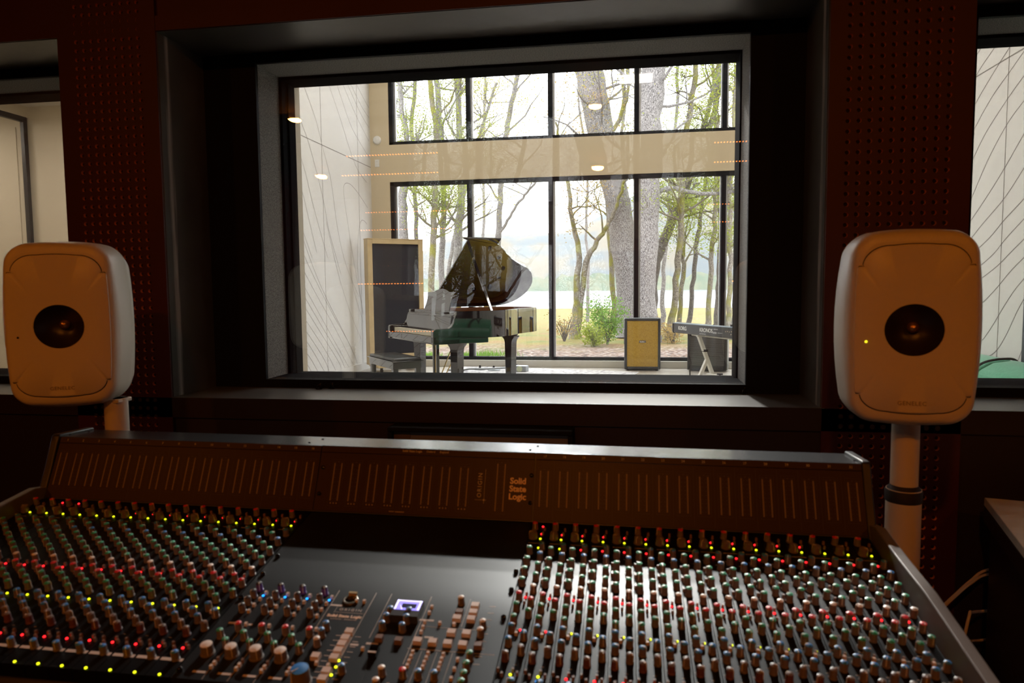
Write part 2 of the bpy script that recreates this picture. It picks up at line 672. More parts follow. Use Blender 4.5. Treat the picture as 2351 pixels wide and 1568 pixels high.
wr = MB()
wr.box(LX1, LX1 + .1, YL, LY1 + .2, FL, LZ1, 0)
c8 = lambda x, y: (1750 + x / 2.8, y / 2.8)
fam = [[(1330, 640), (1380, 480), (1505, 290), (1560, 200)], [(1350, 400), (1420, 290), (1480, 200)],
       [(1330, 780), (1370, 670), (1480, 480), (1600, 290), (1660, 200)],
       [(1330, 920), (1366, 825), (1480, 620), (1600, 450), (1690, 320), (1760, 220)],
       [(1320, 1120), (1357, 1020), (1440, 850), (1575, 640), (1690, 480), (1780, 380)],
       [(1310, 1360), (1347, 1270), (1460, 1010), (1580, 790), (1690, 640), (1780, 530)],
       [(1300, 1480), (1340, 1420), (1460, 1240), (1570, 1060), (1690, 850), (1780, 720)],
       [(1310, 1580), (1400, 1460), (1560, 1270), (1690, 1070), (1780, 940)],
       [(1330, 1650), (1460, 1530), (1560, 1410), (1690, 1270), (1780, 1160)],
       [(1340, 1760), (1480, 1640), (1570, 1530), (1690, 1400), (1780, 1300)],
       [(1340, 1840), (1500, 1720), (1600, 1620), (1690, 1530), (1780, 1440)],
       [(1340, 1980), (1400, 1960), (1500, 1860), (1600, 1740), (1690, 1650), (1780, 1570)],
       [(1320, 2230), (1400, 2200), (1470, 2110), (1560, 1960), (1650, 1830), (1780, 1690)],
       [(1330, 2290), (1420, 2300), (1500, 2260), (1570, 2150), (1640, 2000), (1700, 1900), (1790, 1810)],
       [(1640, 2330), (1680, 2230), (1720, 2150), (1790, 2030)]]
for q in fam:
    pts = [(p.y, p.z) for p in (at_x(*c8(x, y), LX1) for x, y in smooth_poly(q, 5))]
    ribbon(wr, pts, .0075, LX1 - .0015, 1)
y = at_x(*c8(1575, 700), LX1).y
ribbon(wr, [(y, FL), (y, LZ1)], .010, LX1 - .0015, 1)
zb = at_x(2351, 111, LX1).z
ribbon(wr, [(YL, zb), (LY1, zb)], .011, LX1 - .0015, 1)
struct(wr.build('wall_live_right', [M_WHITEWALL, M_GROOVE], fix=False))
door = group_empty('added_door')                                         # unseen dark double door, added to darken the reflection in the piano side
M_ADDED_DOOR = mat('added_door_dark', (0.012, 0.016, 0.020), 0.45)
for y0_ in (3.95, 4.93):
    MB().box(LX1 - .05, LX1, y0_, y0_ + .96, FL, 2.75).box(LX1 - .058, LX1 - .05, y0_ + .12, y0_ + .84, FL + .2, 2.55).build('added_door_leaf', M_ADDED_DOOR, door, bevel=.004)
MB().box(LX1 - .06, LX1, 3.87, 3.94, FL, 2.83).box(LX1 - .06, LX1, 5.90, 5.95, FL, 2.83).box(LX1 - .06, LX1, 3.94, 5.90, 2.76, 2.83).build('door_frame', M_ADDED_DOOR, door)

# back wall with the two window bands
WX0, WX1 = -3.86, 2.80
w = MB()
yb0, yb1 = LY1, LY1 + .22
w.box(LX0, WX0, yb0, yb1, FL, LZ1)
w.box(WX1, LX1, yb0, yb1, FL, LZ1)
w.box(WX0, WX1, yb0, yb1, 3.19, 3.79)
w.box(WX0, WX1, yb0, yb1, 6.35, LZ1)
w.box(WX0, WX1, yb0, yb1, FL - .2, .205)
struct(w.build('wall_rear', M_BEIGE))
struct(MB().box(WX0, WX1, yb0 - .04, yb0 + .16, FL, .262).build('trim_4', M_SILLGREY, bevel=.006))
MX = [-2.535, -1.205, 0.142, 1.462]


def big_window(n, z0, z1):
    root = group_empty('window_%d' % n)
    y0, y1 = LY1 + .02, LY1 + .12
    f = MB()
    t = .065
    f.box(WX0, WX1, y0, y1, z0, z0 + t * .8)
    f.box(WX0, WX1, y0, y1, z1 - t, z1)
    f.box(WX0, WX0 + t, y0, y1, z0, z1)
    f.box(WX1 - t, WX1, y0, y1, z0, z1)
    f.build('frame', M_BLACKFRAME, root, bevel=.004)
    for x in MX:
        MB().box(x - .034, x + .034, y0, y1, z0 + t * .8, z1 - t).build('mullion', M_BLACKFRAME, root, bevel=.004)
    xs = [WX0 + t] + MX + [WX1 - t]
    alu = mat('aluminium_bead', (0.45, 0.46, 0.48), 0.35, 0.6)
    for k in range(5):
        a, b = xs[k] + (.034 if k else 0), xs[k + 1] - (.034 if k < 4 else 0)
        MB().box(a, b, y1 - .05, y1 - .04, z0 + t * .8, z1 - t).build('pane', M_WINDOWGLASS, root)
        MB().box(a, a + .03, y1 - .03, y1 + .03, z0 + t * .8, z1 - t).box(b - .012, b, y1 - .03, y1 + .03, z0 + t * .8, z1 - t).build('bead', alu, root)


big_window(4, .262, 3.19)
big_window(5, 3.79, 6.35)

# booth behind the left studio window
bx0, by1, bz = -4.14, 4.50, 2.735
w = MB()
w.box(bx0 - .1, -2.42, by1, by1 + .1, FL, bz + .1)
struct(w.build('wall_booth_rear', M_CREAM))
struct(MB().box(-2.42, -2.34, YL, by1 + .1, FL, bz + .1).build('wall_booth_right', M_CREAM))
struct(MB().box(-5.4, -2.34, YL, by1 + .1, bz, bz + .08).build('ceiling_booth', M_CEIL))
w = MB()
w.box(-5.45, -5.35, YL, by1 + .1, FL, bz)
for k in range(6):
    w.box(-5.35, -5.344, YL + .03 + k * .22, YL + .24 + k * .22, FL, bz - .1)
w.box(-5.4, bx0 - .1, by1, by1 + .1, FL, bz)
w.box(-5.36, bx0 - .1, by1 - .006, by1, FL, 2.60)
w.box(-5.2, -4.75, by1 - .012, by1 - .006, FL, 2.56)
struct(w.build('wall_booth_left', M_CREAM))
door = group_empty('door_1')
f = MB()
f.box(bx0 - .03, bx0, by1 - .040, by1 - .008, FL, 2.665)
f.box(bx0 - .03, bx0, YL, by1 - .040, 2.625, 2.665)
f.box(bx0 - .03, bx0, YL, YL + .03, FL, 2.625)
f.build('door_frame', mat('blue_black_frame', (0.010, 0.014, 0.022), 0.4), door, bevel=.003)
MB().box(bx0 - .018, bx0 - .010, YL + .03, by1 - .04, FL, 2.625).build('glass_panel', M_WINDOWGLASS, door)
struct(MB().box(bx0 - .09, bx0, YL, by1, 2.66, bz).build('trim_5', M_CREAM))

# ------------------------------------------------------------------ lamps of the rooms
AMBER = (1.0, 0.27, 0.022)
M_LENS = mat('amber_lamp_lens', (0.9, 0.6, 0.3), 0.4, emit=(1.0, 0.42, 0.10), strength=2.6)
M_RING = mat('black_lamp_ring', (0.02, 0.02, 0.02), 0.4)
for (x, y, e, lab) in ((-3.27, -1.34, 17, 'round amber ceiling downlight nearest the left wall of the control room'),
                       (-0.30, -1.39, 31, 'round amber ceiling downlight above the middle of the control room'),
                       (2.10, -1.30, 11, 'round amber ceiling downlight nearest the right wall of the control room')):
    t = thing('ceiling_downlight', lab, 'lamp', (x, y, CEIL), group='amber downlights in the control room ceiling')
    MB().lathe([(.085, -.004), (.085, -.012), (.045, -.014), (.043, -.004)], 24, caps=False).build('ring', M_RING, t)
    MB().lathe([(.001, -.008), (.043, -.008)], 24, caps=False).build('lens', M_LENS, t)
    lamp('downlight_beam', 'AREA', (0, 0, -.02), e, AMBER, .12, rot=(math.radians(14), 0, 0), parent=t)

M_LED_BAR = mat('dark_led_bar', (0.02, 0.012, 0.01), 0.5)
M_LED_DOT = mat('orange_led_dot', (1, .4, .1), 0.4, emit=(1.0, 0.22, 0.03), strength=12)
LR = 'rows of orange lights on the back wall'
for (x0, x1, z, n, lab) in (
        (-3.2, -2.1, 2.966, 32, 'highest dotted orange light bar on the left of the back wall'),
        (-3.26, -2.1, 2.748, 33, 'second highest dotted orange light bar on the left of the back wall'),
        (-3.24, -2.30, 1.501, 26, 'dotted orange light bar at eye height on the left of the back wall'),
        (.90, 1.60, 2.955, 22, 'highest dotted orange light bar on the right of the back wall'),
        (.90, 1.60, 2.751, 22, 'second highest dotted orange light bar on the right of the back wall'),
        (1.10, 1.60, 1.49, 15, 'dotted orange light bar at eye height on the right of the back wall')):
    t = thing('led_light_bar', lab, 'light bar', ((x0 + x1) / 2, BACK, z), group=LR)
    h = (x1 - x0) / 2
    MB().box(-h, h, 0, .035, -.014, .014).build('bar', M_LED_BAR, t)
    mb = MB()
    for k in range(n):
        x = -h + (k + .5) * 2 * h / n
        mb.box(x - .0065, x + .0065, .035, .040, -.0045, .0045)
    mb.build('light_dots', M_LED_DOT, t)

M_CAN = mat('black_spot_can', (0.02, 0.02, 0.02), .4)
M_SPOTLENS = mat('white_spot_lens', (.9, .9, .9), .4, emit=(1.0, .96, .88), strength=6)
for (x, y, tx_, ty_, e, lab) in ((-.05, 8.55, .0, 1.22, 5200, 'nearer ceiling spotlight of the live room aimed at the console'), (.10, 9.50, .03, 1.05, 4200, 'farther ceiling spotlight of the live room aimed at the console')):
    t = thing('ceiling_spotlight', lab, 'lamp', (x, y, 6.6), group=None)
    dv = (Vector((tx_, ty_, .9)) - Vector((x, y, 6.42))).normalized()
    q_ = dv.to_track_quat('-Z', 'Y').to_matrix().to_4x4()
    MB().cyl((0, 0, 0), (0, 0, -.12), .015).build('stem', M_CAN, t)
    MB().lathe([(.05, .12), (.06, .10), (.075, -.08), (.070, -.08), (.060, -.05)], 20, M=Matrix.Translation((0, 0, -.18)) @ q_, caps=False).build('can', M_CAN, t)
    MB().lathe([(.060, -.05), (.0001, -.05)], 20, M=Matrix.Translation((0, 0, -.18)) @ q_, caps=False).build('lens', M_SPOTLENS, t)
    so = lamp('spot_beam', 'SPOT', (0, 0, 0), e, (1.0, .97, .90), .07, parent=t, spot=math.radians(17), blend=1.0)
    so.matrix_local = Matrix.Translation(Vector((0, 0, -.18)) + dv * .10) @ q_
M_PANEL_LAMP = mat('white_lamp_panel', (.9, .9, .9), .5, emit=(1.0, .93, .82), strength=4)
for (x, y, e, lab) in ((-2.6, 8.9, 70, 'square ceiling lamp of the live room above the piano'), (1.8, 8.9, 70, 'square ceiling lamp of the live room above the synthesizer'),
                       (-1.2, 6.6, 60, 'square ceiling lamp in the middle of the live room'), (.2, 4.8, 60, 'square ceiling lamp of the live room close to the studio window')):
    t = thing('ceiling_panel_lamp', lab, 'lamp', (x, y, LZ1), group='square lamps in the live room ceiling')
    MB().box(-.45, .45, -.45, .45, -.06, 0).build('housing', M_CEIL, t)
    MB().box(-.42, .42, -.42, .42, -.064, -.06).build('diffuser', M_PANEL_LAMP, t)
    lamp('panel_beam', 'AREA', (0, 0, -.08), e, (1.0, .90, .76), .8, .8, parent=t)
for (x, y, s, e, lab) in ((-3.3, 3.75, .5, 10, 'square ceiling lamp inside the small booth'), (-4.75, 3.85, .4, 8, 'unseen square ceiling lamp added to light the space behind the booth glass door')):  # the one behind the glass door is added to light that space
    t = thing('ceiling_panel_lamp', lab, 'lamp', (x, y, bz))
    MB().box(-s / 2, s / 2, -s / 2, s / 2, -.03, 0).build('housing', M_CEIL, t)
    MB().box(-s / 2 + .02, s / 2 - .02, -s / 2 + .02, s / 2 - .02, -.034, -.03).build('diffuser', M_PANEL_LAMP, t)
    lamp('panel_beam', 'AREA', (0, 0, -.05), e, (1.0, .88, .70), s * .8, s * .8, parent=t)

# ------------------------------------------------------------------ mixing console
CT = Matrix.Translation((-0.45414, 1.56992, 1.08)) @ Matrix.Rotation(0.006777, 4, 'Z') @ Matrix.Rotation(0.007912, 4, 'Y') @ Matrix.Rotation(-0.045224, 4, 'X')
con = thing('mixing_console', 'large black recording console with a meter bridge and rows of coloured knobs', 'mixing console')
con.location = (-0.45414, 1.25, 0)
PIT, HALF, FA, SLOPE, VFL, DY = 0.0430, 0.2528, 0.37207, 0.23193, 0.15439, 0.12502
END = HALF + 16 * PIT
CON_INV = Matrix.Translation(con.location).inverted()
BM = CON_INV @ CT                                                   # bridge frame inside the console
FM = BM @ frame_matrix((0, 0, 0), (1, 0, 0), (0, math.sin(FA), math.cos(FA)))        # face: x along, y up the face, z out
SM = BM @ frame_matrix((0, -DY, -VFL), (1, 0, 0), (0, math.cos(SLOPE), math.sin(SLOPE)))   # surface: x along, y up, z normal

M_CBLACK = mat('console_black', (0.016, 0.015, 0.015), 0.42)
M_CFACE = mat('meter_face', (0.032, 0.012, 0.008), 0.42, spec=0.2)
M_CTOP = mat('console_top_metal', (0.065, 0.068, 0.072), 0.22, 0.7)
M_CSTRIP = mat('strip_metal', (0.046, 0.047, 0.049), 0.40, 1.0)
M_CPLATE = mat('centre_plate', (0.060, 0.063, 0.066), 0.42, 0.9)
M_CGAP = mat('strip_gap', (0.006, 0.006, 0.006), 0.5)
M_CSIDE = mat('console_side_paint', (0.14, 0.13, 0.12), 0.45)
M_INK = mat('pale_print', (0.55, 0.48, 0.42), 0.6)
M_METERDOT = mat('meter_segment', (0.30, 0.22, 0.17), 0.5)
M_METERLINE = mat('meter_outline', (0.05, 0.032, 0.026), 0.6)
M_SCREW = mat('black_glossy_screw', (0.008, 0.008, 0.009), 0.12)
M_KBODY = mat('knob_grey_brown', (0.17, 0.135, 0.12), 0.42)
M_KBODY_RED = mat('knob_red_brown', (0.13, 0.050, 0.050), 0.42)
M_KLINE = mat('knob_pointer', (0.70, 0.64, 0.58), 0.4)
CAPS = {'green': (0.035, 0.34, 0.19), 'blue': (0.035, 0.22, 0.62), 'red': (0.72, 0.035, 0.06), 'white': (0.74, 0.68, 0.62), 'grey': (0.16, 0.13, 0.12),
        'black': (0.03, 0.028, 0.028), 'purple': (0.14, 0.07, 0.50), 'amberred': (0.62, 0.02, 0.02)}
CAPM = {k: mat(k + '_cap', v, 0.40, spec=1.0) for k, v in CAPS.items()}
LEDM = {'red': mat('red_light', (1, .02, .02), .4, emit=(1.0, 0.015, 0.02), strength=3.2), 'yellow': mat('yellow_green_light', (.8, .9, .02), .4, emit=(0.75, 0.85, 0.01), strength=2.6),
        'blue': mat('blue_light', (.02, .3, 1), .4, emit=(0.01, 0.30, 1.0), strength=3.0)}
M_BTN = mat('pale_button', (0.66, 0.56, 0.50), 0.4)
M_BTN_DARK = mat('brown_button', (0.20, 0.13, 0.10), 0.45)

# chassis under the surface, on two pedestals
ch = MB()
ch.prism([(.06, -.026), (-.47, -.026), (-.50, -.05), (-.50, -.11), (.06, -.13)], -END - .004, END + .004, 'x', 0, SM)
for sx in (-.72, .72):
    ch.box(sx - .09, sx + .09, -.10, .28, 0, .80)
    ch.box(sx - .12, sx + .12, -.28, .42, 0, .06)
ch.build('chassis', M_CBLACK, con, bevel=.004)

# meter bridge: housing, face plates, top cover
BD = .1145                                                          # depth of the top cover
hb = MB()
bot = (-.152 * math.sin(FA), -.152 * math.cos(FA))
hb.prism([(0, -.004), (BD, -.004), (BD, -.30), (.02, -.30), (.02, -.17), bot], -END - .002, END + .002, 'x', 0, BM)
bridge = hb.build('meter_bridge', M_CBLACK, con)
tc = MB()
tc.prism([(-.002, -.004), (BD, -.004), (BD, 0), (-.001, .0)], -END - .003, END + .003, 'x', 0, BM)
top = tc.build('top_cover', M_CTOP, bridge, bevel=.0012)
for s in (-.945, -.3, .236, .938):
    for yy in (.030, .080):
        k = MB().lathe([(.0032, 0), (.0032, .0012), (.002, .0018)], 10, M=BM @ Matrix.Translation((s + (.012 if yy > .05 else 0), yy, 0))).build('screw', M_SCREW, bridge)
for a, b in ((-END, -HALF - .001), (-HALF + .001, HALF - .001), (HALF + .001, END)):
    fp = MB()
    fp.box(a, b, -.150, -.0165, 0, .0022, 0, FM)
    fp.box(a, b, -.0160, -.0012, 0, .0030, 0, FM)
    fp.build('face_plate', M_CFACE, bridge, bevel=.0005, seg=1)
ln = MB()
for k in range(32):
    x = (-END + k * PIT) if k < 16 else (HALF + (k - 16) * PIT)
    if k not in (0, 16):
        ln.box(x - .0003, x + .0003, -.146, -.020, .0022, .00235, 0, FM)
ln.build('panel_lines', M_METERLINE, bridge)


def meter_mesh(v0, v1, centre=False):
    mb = MB()
    g = .0085
    n = 30
    for sx in (-g, g):
        for k in range(n):
            y = v0 + (k + .5) * (v1 - v0) / n
            mb.box(sx - .0014, sx + .0014, y - (v1 - v0) / n * .34, y + (v1 - v0) / n * .34, .0022, .0028, 0)
        mb.box(sx - .003, sx + .003, v1 + .0020, v1 + .0030, .0022, .0027, 1)
        for k in range(9):
            y = v0 + (k + .5) * (v1 - v0) / 9
            mb.box(sx * .45 - .0012, sx * .45 + .0012, y - .0006, y + .0006, .0022, .0025, 1)
    a, b, c, d = -.0145, .0145, v0 - (.012 if centre else .005), v1 + .008
    w = .0004
    for q in ((a, a + w, c, d), (b - w, b, c, d), (a, b, c, c + w), (a, b, d - w, d)):
        mb.box(*q, .0022, .0026, 1)
    mb.box(-.002, .002, v1 + .002, v1 + .004, .0022, .0026, 1)
    if centre:
        for sx in (-.007, 0, .007):
            mb.box(sx - .0013, sx + .0013, v0 - .007, v0 - .004, .0022, .0026, 0)
    return mb.mesh('level_meter', [M_METERDOT, M_METERLINE])


mA, mB_, mC = meter_mesh(-.1195, -.0405), meter_mesh(-.1265, -.0405, True), meter_mesh(-.1335, -.0285)


def on(me, name, parent, M):
    o = bpy.data.objects.new(name, me)
    COL.objects.link(o)
    o.parent = parent
    o.matrix_local = M
    return o


for k in range(16):
    on(mA, 'level_meter', bridge, FM @ Matrix.Translation((-END + (k + .47) * PIT, 0, 0)))
    on(mA, 'level_meter', bridge, FM @ Matrix.Translation((HALF + (k + .5) * PIT, 0, 0)))
    for n_, x in ((k + 1, -END + (k + .5) * PIT), (k + 17, HALF + (k + .5) * PIT)):
        on(text_mesh(str(n_), .0075, M_INK), 'channel_number', bridge, FM @ Matrix.Translation((x, -.0088, .0032)))
for k in range(8):
    on(mB_, 'level_meter', bridge, FM @ Matrix.Translation((-.2066 + k * .0428, 0, 0)))
on(mC, 'level_meter', bridge, FM @ Matrix.Translation((.1770, 0, 0)))
on(text_mesh('Solid State Logic', .0070, M_INK, offset=.0001), 'lettering', bridge, FM @ Matrix.Translation((-.0330, -.0072, .0032)))
on(text_mesh('Oxford', .0068, M_INK), 'lettering', bridge, FM @ Matrix.Translation((.0110, -.0072, .0032)))
on(text_mesh('England', .0068, M_INK), 'lettering', bridge, FM @ Matrix.Translation((.0425, -.0072, .0032)))
M_GOLDINK = mat('warm_print', (0.85, 0.62, 0.45), 0.5)
for j, wd in enumerate(('Solid', 'State', 'Logic')):
    on(text_mesh(wd, .0185, M_GOLDINK, offset=.0006), 'lettering', bridge, FM @ Matrix.Translation((.2165, -.0660 - j * .0172, .0025)))
on(text_mesh('ORIGIN', .0135, M_INK, spacing=1.25), 'lettering', bridge, FM @ Matrix.Translation((.1310, -.0780, .0025)) @ Matrix.Rotation(PI / 2, 4, 'Z'))
cr = MB()
cr.box(.1415, .1420, -.118, -.042, .0022, .0026, 0, FM).box(.121, .1475, -.1105, -.1100, .0022, .0026, 0, FM).box(.1400, .1436, -.112, -.1084, .0022, .0027, 0, FM)
cr.build('logo_lines', M_INK, bridge)
for x, v in ((-.243, -.052), (-.243, -.112), (.246, -.052), (.246, -.112)):
    MB().lathe([(.0045, 0), (.0045, .003), (.003, .0042)], 12, M=FM @ Matrix.Translation((x, v, .0022))).build('screw', M_SCREW, bridge)
MB().box(-.073, -.061, -.1455, -.1435, .0022, .0025, 0, FM).box(-.059, -.038, -.1457, -.1437, .0022, .0025, 0, FM).build('printed_marks', M_METERDOT, bridge)

# side panels: arm rail along the surface and end cap sweeping up the bridge
for sg in (-1, 1):
    sp = MB()
    x0, x1 = sg * (END + .004), sg * (END + .024)
    if x0 > x1:
        x0, x1 = x1, x0
    arm = [(-.080, -.112), (-.20, -.134), (-.32, -.152), (-.52, -.199), (-.60, -.222), (-.60, -.34), (.10, -.34), (.06, -.12), (-.02, -.12)]
    sp.prism(arm, x0, x1, 'x', 0, BM)
    arm_o = sp.build('side_panel', M_CSIDE, con, bevel=.002)
    ec = MB()
    cap = [(BD, .0), (BD, .006), (.0, .006), (-.006, .003), (-.012, -.012), (-.030, -.068), (-.052, -.128), (-.062, -.146), (-.080, -.165), (-.11, -.180), (-.11, -.20), (BD, -.30)]
    ec.prism(cap, x0 + sg * .0 - (.004 if sg > 0 else 0), x1 - sg * .006 if sg > 0 else x1, 'x', 0, BM)
    ec.build('end_cap', M_CBLACK, con, bevel=.003)

# channel strips with knobs
ROWS_A = [(.0339, 'amberred', 'n'), (-.0011, 'grey', 'w'), (-.0608, 'green', 'n'), (-.0993, 'green', 'n'), (-.134, 'green', 'n'), (-.1695, 'green', 'n'), (-.2133, 'red', 'n'),
          (-.245, 'green', 'n'), (-.2793, 'green', 'n'), (-.3039, 'blue', 'n'), (-.3376, 'blue', 'n'), (-.3721, 'grey', 'r')]
ROWS_B = [(-.0445, 'blue', 'n'), (-.081, 'blue', 'n'), (-.1172, 'green', 'n'), (-.1521, 'green', 'n'), (-.1899, 'white', 'n'), (-.2288, 'red', 'n'), (-.2614, 'green', 'n'),
          (-.3204, 'blue', 'n'), (-.3557, 'grey', 'n')]
XA, XB = .0106, .0336


def knob_mesh(cap, r=.0060, h=.0165, body=None, cream=False):
    mb = MB()
    n = 14
    mb.lathe([(r * 1.12, .0005), (r * 1.12, .0025), (r, .0030), (r * .93, h - .0012)], n, caps=False)
    mb.lathe([(r * .93, h - .0012), (r * .90, h - .0004), (r * .72, h)], n, m=1, smooth=False, caps=False)
    mb.lathe([(r * .72, h), (r * .5, h + .0007), (r * .25, h + .0011), (.0001, h + .0012)], n, m=1, smooth=True, caps=False)
    mb.box(-.0006, .0006, -r * 1.03, -r * .80, .004, h - .0010, 2)
    mb.box(-.0006, .0006, -r * .9, -r * .1, h + .0002, h + .0012, 2)
    return mb.mesh(cap + '_knob', [body or M_KBODY, CAPM[cap], M_KLINE])


KN = {}
for c in ('green', 'blue', 'red', 'white', 'grey', 'amberred', 'black', 'purple'):
    KN[c, 'n'] = knob_mesh(c)
KN['grey', 'r'] = knob_mesh('grey', body=M_KBODY_RED)
KN['grey', 'w'] = knob_mesh('grey', .0085, .0150)
KN['white', 'b'] = knob_mesh('white', .0105, .0190)
KN['blue', 'b'] = knob_mesh('blue', .0150, .0260)
KN['purple', 'n'] = knob_mesh('black', body=mat('purple_knob_body', (0.13, 0.075, 0.36), .3))
NAME = {'green': 'green_knob', 'blue': 'blue_knob', 'red': 'red_knob', 'white': 'white_knob', 'grey': 'grey_knob', 'amberred': 'dark_red_knob', 'black': 'black_knob', 'purple': 'purple_knob'}
led_me = {c: MB().lathe([(.0022, 0), (.0022, .0012), (.0012, .0020), (.0001, .0022)], 10, caps=False).mesh(c + '_light', [LEDM[c]]) for c in LEDM}
btn_me = MB().box(-.0028, .0028, -.0028, .0028, 0, .006, 0, None, .85).mesh('push_button', [M_BTN])
btn_d = MB().box(-.0022, .0022, -.0022, .0022, 0, .007, 0, None, .85).mesh('push_button', [M_BTN_DARK])
pad_me = MB().box(-.0075, .0075, -.0062, .0062, 0, .0075, 0, None, .92).mesh('square_button', [M_BTN])
pad_b = MB().box(-.0065, .0065, -.0055, .0055, 0, .0085, 0, None, .92).mesh('square_button', [M_BTN_DARK])

strips = []
pend = []                                                           # (kind, mesh, strip, x, r) decided by distance below
rnd = random.Random(4)
for s in range(32):
    x0 = -END + s * PIT if s < 16 else HALF + (s - 16) * PIT
    mb = MB()
    mb.box(x0 + .0006, x0 + PIT - .0006, -.470, .060, -.026, 0, 0)
    mb.box(x0 + PIT * .5 - .0003, x0 + PIT * .5 + .0003, -.40, .040, 0, .0002, 1)
    for (r, _, _) in ROWS_A + ROWS_B:
        pass
    for r in (-.05, -.0935, -.128, -.164, -.202, -.238, -.29, -.33, -.366):
        mb.box(x0 + .003, x0 + .010, r - .0014, r - .0004, 0, .0002, 2)
        mb.box(x0 + .026, x0 + .031, r - .0154, r - .0146, 0, .0002, 2)
    mb.box(x0 + .003, x0 + PIT - .012, -.0215, -.0205, 0, .0002, 2)
    mb.box(x0 + .002, x0 + PIT - .002, -.4340, -.4275, 0, .0003, 2)
    if s >= 16:
        mb.box(x0 + .002, x0 + PIT - .002, -.446, -.440, 0, .0003, 2)
    st = mb.build('channel_strip', [M_CSTRIP, M_CGAP, M_INK], con)
    st.matrix_local = SM
    strips.append(st)
    for r, c, k in ROWS_A:
        pend.append((NAME[c], KN[c, k], st, x0 + XA, r, rnd.uniform(-2.3, 2.3)))
    for r, c, k in ROWS_B:
        pend.append((NAME[c], KN[c, k], st, x0 + XB, r, rnd.uniform(-2.3, 2.3)))
    pend.append(('blue_knob', KN['blue', 'n'], st, x0 + .67 * PIT, -.431, rnd.uniform(-2, 2)))
    lit = [('red', .0262, .0144) if 6 <= s < 29 else None, ('yellow', .0257, -.0045), ('red' if s > 17 or s in (1, 2, 6) else 'yellow' if s in (16, 17) else None, .0255, -.0395),
           ('red', .0212, -.2061), ('red' if s in (4, 16, 17) else 'yellow', .0240, -.2974), ('red' if s not in (16, 17) else 'yellow', .0236, -.4040),
           ('blue' if s in (16, 17) else None, .0226, -.4138), ('yellow' if s < 16 else None, .54 * PIT, -.466), ('red' if s in (1, 2, 16) else None, .0261, .0449)]
    for q in lit:
        if q and q[0]:
            pend.append((q[0] + '_light', led_me[q[0]], st, x0 + q[1], q[2], 0))
    for (bx, br, me) in ((.0315, .031, btn_d), (.0290, .0135, btn_d), (.0225, -.199, btn_d), (.0195, -.310, btn_me), (.0215, -.304, btn_d), (.0036, -.398, btn_d), (.0270, -.397, btn_d), (.0345, -.404, btn_d),
                         (.0110, -.408, btn_d), (.62 * PIT, -.4749, btn_me), (.63 * PIT, -.486, btn_me), (.0030, -.088, btn_d), (.0030, -.123, btn_d), (.0030, -.158, btn_d), (.0215, -.225, btn_d)):
        if br > -.468:
            pend.append(('push_button', me, st, x0 + bx, br, 0))

camv = Vector((0, 0, CAM_Z))
W2 = CT @ frame_matrix((0, -DY, -VFL), (1, 0, 0), (0, math.cos(SLOPE), math.sin(SLOPE)))


def in_view(p):
    d = CR.T @ np.array(p - camv)
    if d[1] < .1:
        return False
    u, v = W_PX / 2 + F_PX * d[0] / d[1], H_PX / 2 - F_PX * d[2] / d[1]
    return -25 < u < W_PX + 25 and -25 < v < H_PX + 25


# centre section
cpl = MB()
cpl.box(-HALF + .001, HALF - .001, -.218, .06, -.026, 0, 0)
cpl.box(-HALF + .001, HALF - .001, -.470, -.2186, -.026, .0004, 0)
for x in (-.1995, -.1570, -.1145):
    cpl.box(x - .0003, x + .0003, -.468, -.33, .0004, .0007, 1)
for x in (-.0720, -.0005 + .0, .0290, .1040):
    cpl.box(x - .0004, x + .0004, -.345 if x > .02 and x < .05 else -.40, -.222, .0004, .0007, 1)
cpl.box(.1005, .2445, -.3632, -.3624, .0004, .0007, 1).box(.110, .215, -.3060, -.3054, .0004, .0007, 1)
for x in (.1255, .151, .1765):
    cpl.box(x - .0003, x + .0003, -.468, -.366, .0004, .0007, 1)
cpl.box(.176, .1766, -.30, -.222, .0004, .0007, 1)
for (x, r, w) in ((-.060, -.2655, .022), (-.2205, -.3330, .02), (-.19, -.334, .008), (.1115, -.289, .028), (.128, -.3325, .015), (.0385, -.3585, .02), (-.213, -.4530, .022), (-.170, -.4530, .022),
                  (-.128, -.4530, .022), (-.085, -.4530, .022), (.010, -.3640, .014)):
    cpl.box(x - w / 2, x + w / 2, r - .0022, r + .0022, .0004, .0007, 1)
for k in range(9):
    cpl.box(-.030, -.020, -.345 - k * .0125, -.344 - k * .0125, .0004, .0007, 1)
    cpl.box(.004, .014, -.345 - k * .0125, -.344 - k * .0125, .0004, .0007, 1)
    cpl.box(.214, .225, -.24 - k * .0185, -.2388 - k * .0185, .0004, .0007, 1)
cp = cpl.build('centre_panel', [M_CPLATE, M_INK], con)
cp.matrix_local = SM


def put(me, name, x, r, rz=0.0, z=.0004):
    o = bpy.data.objects.new(name, me)
    COL.objects.link(o)
    o.parent = cp
    o.matrix_local = Matrix.Translation((x, r, z)) @ Matrix.Rotation(rz, 4, 'Z')
    return o


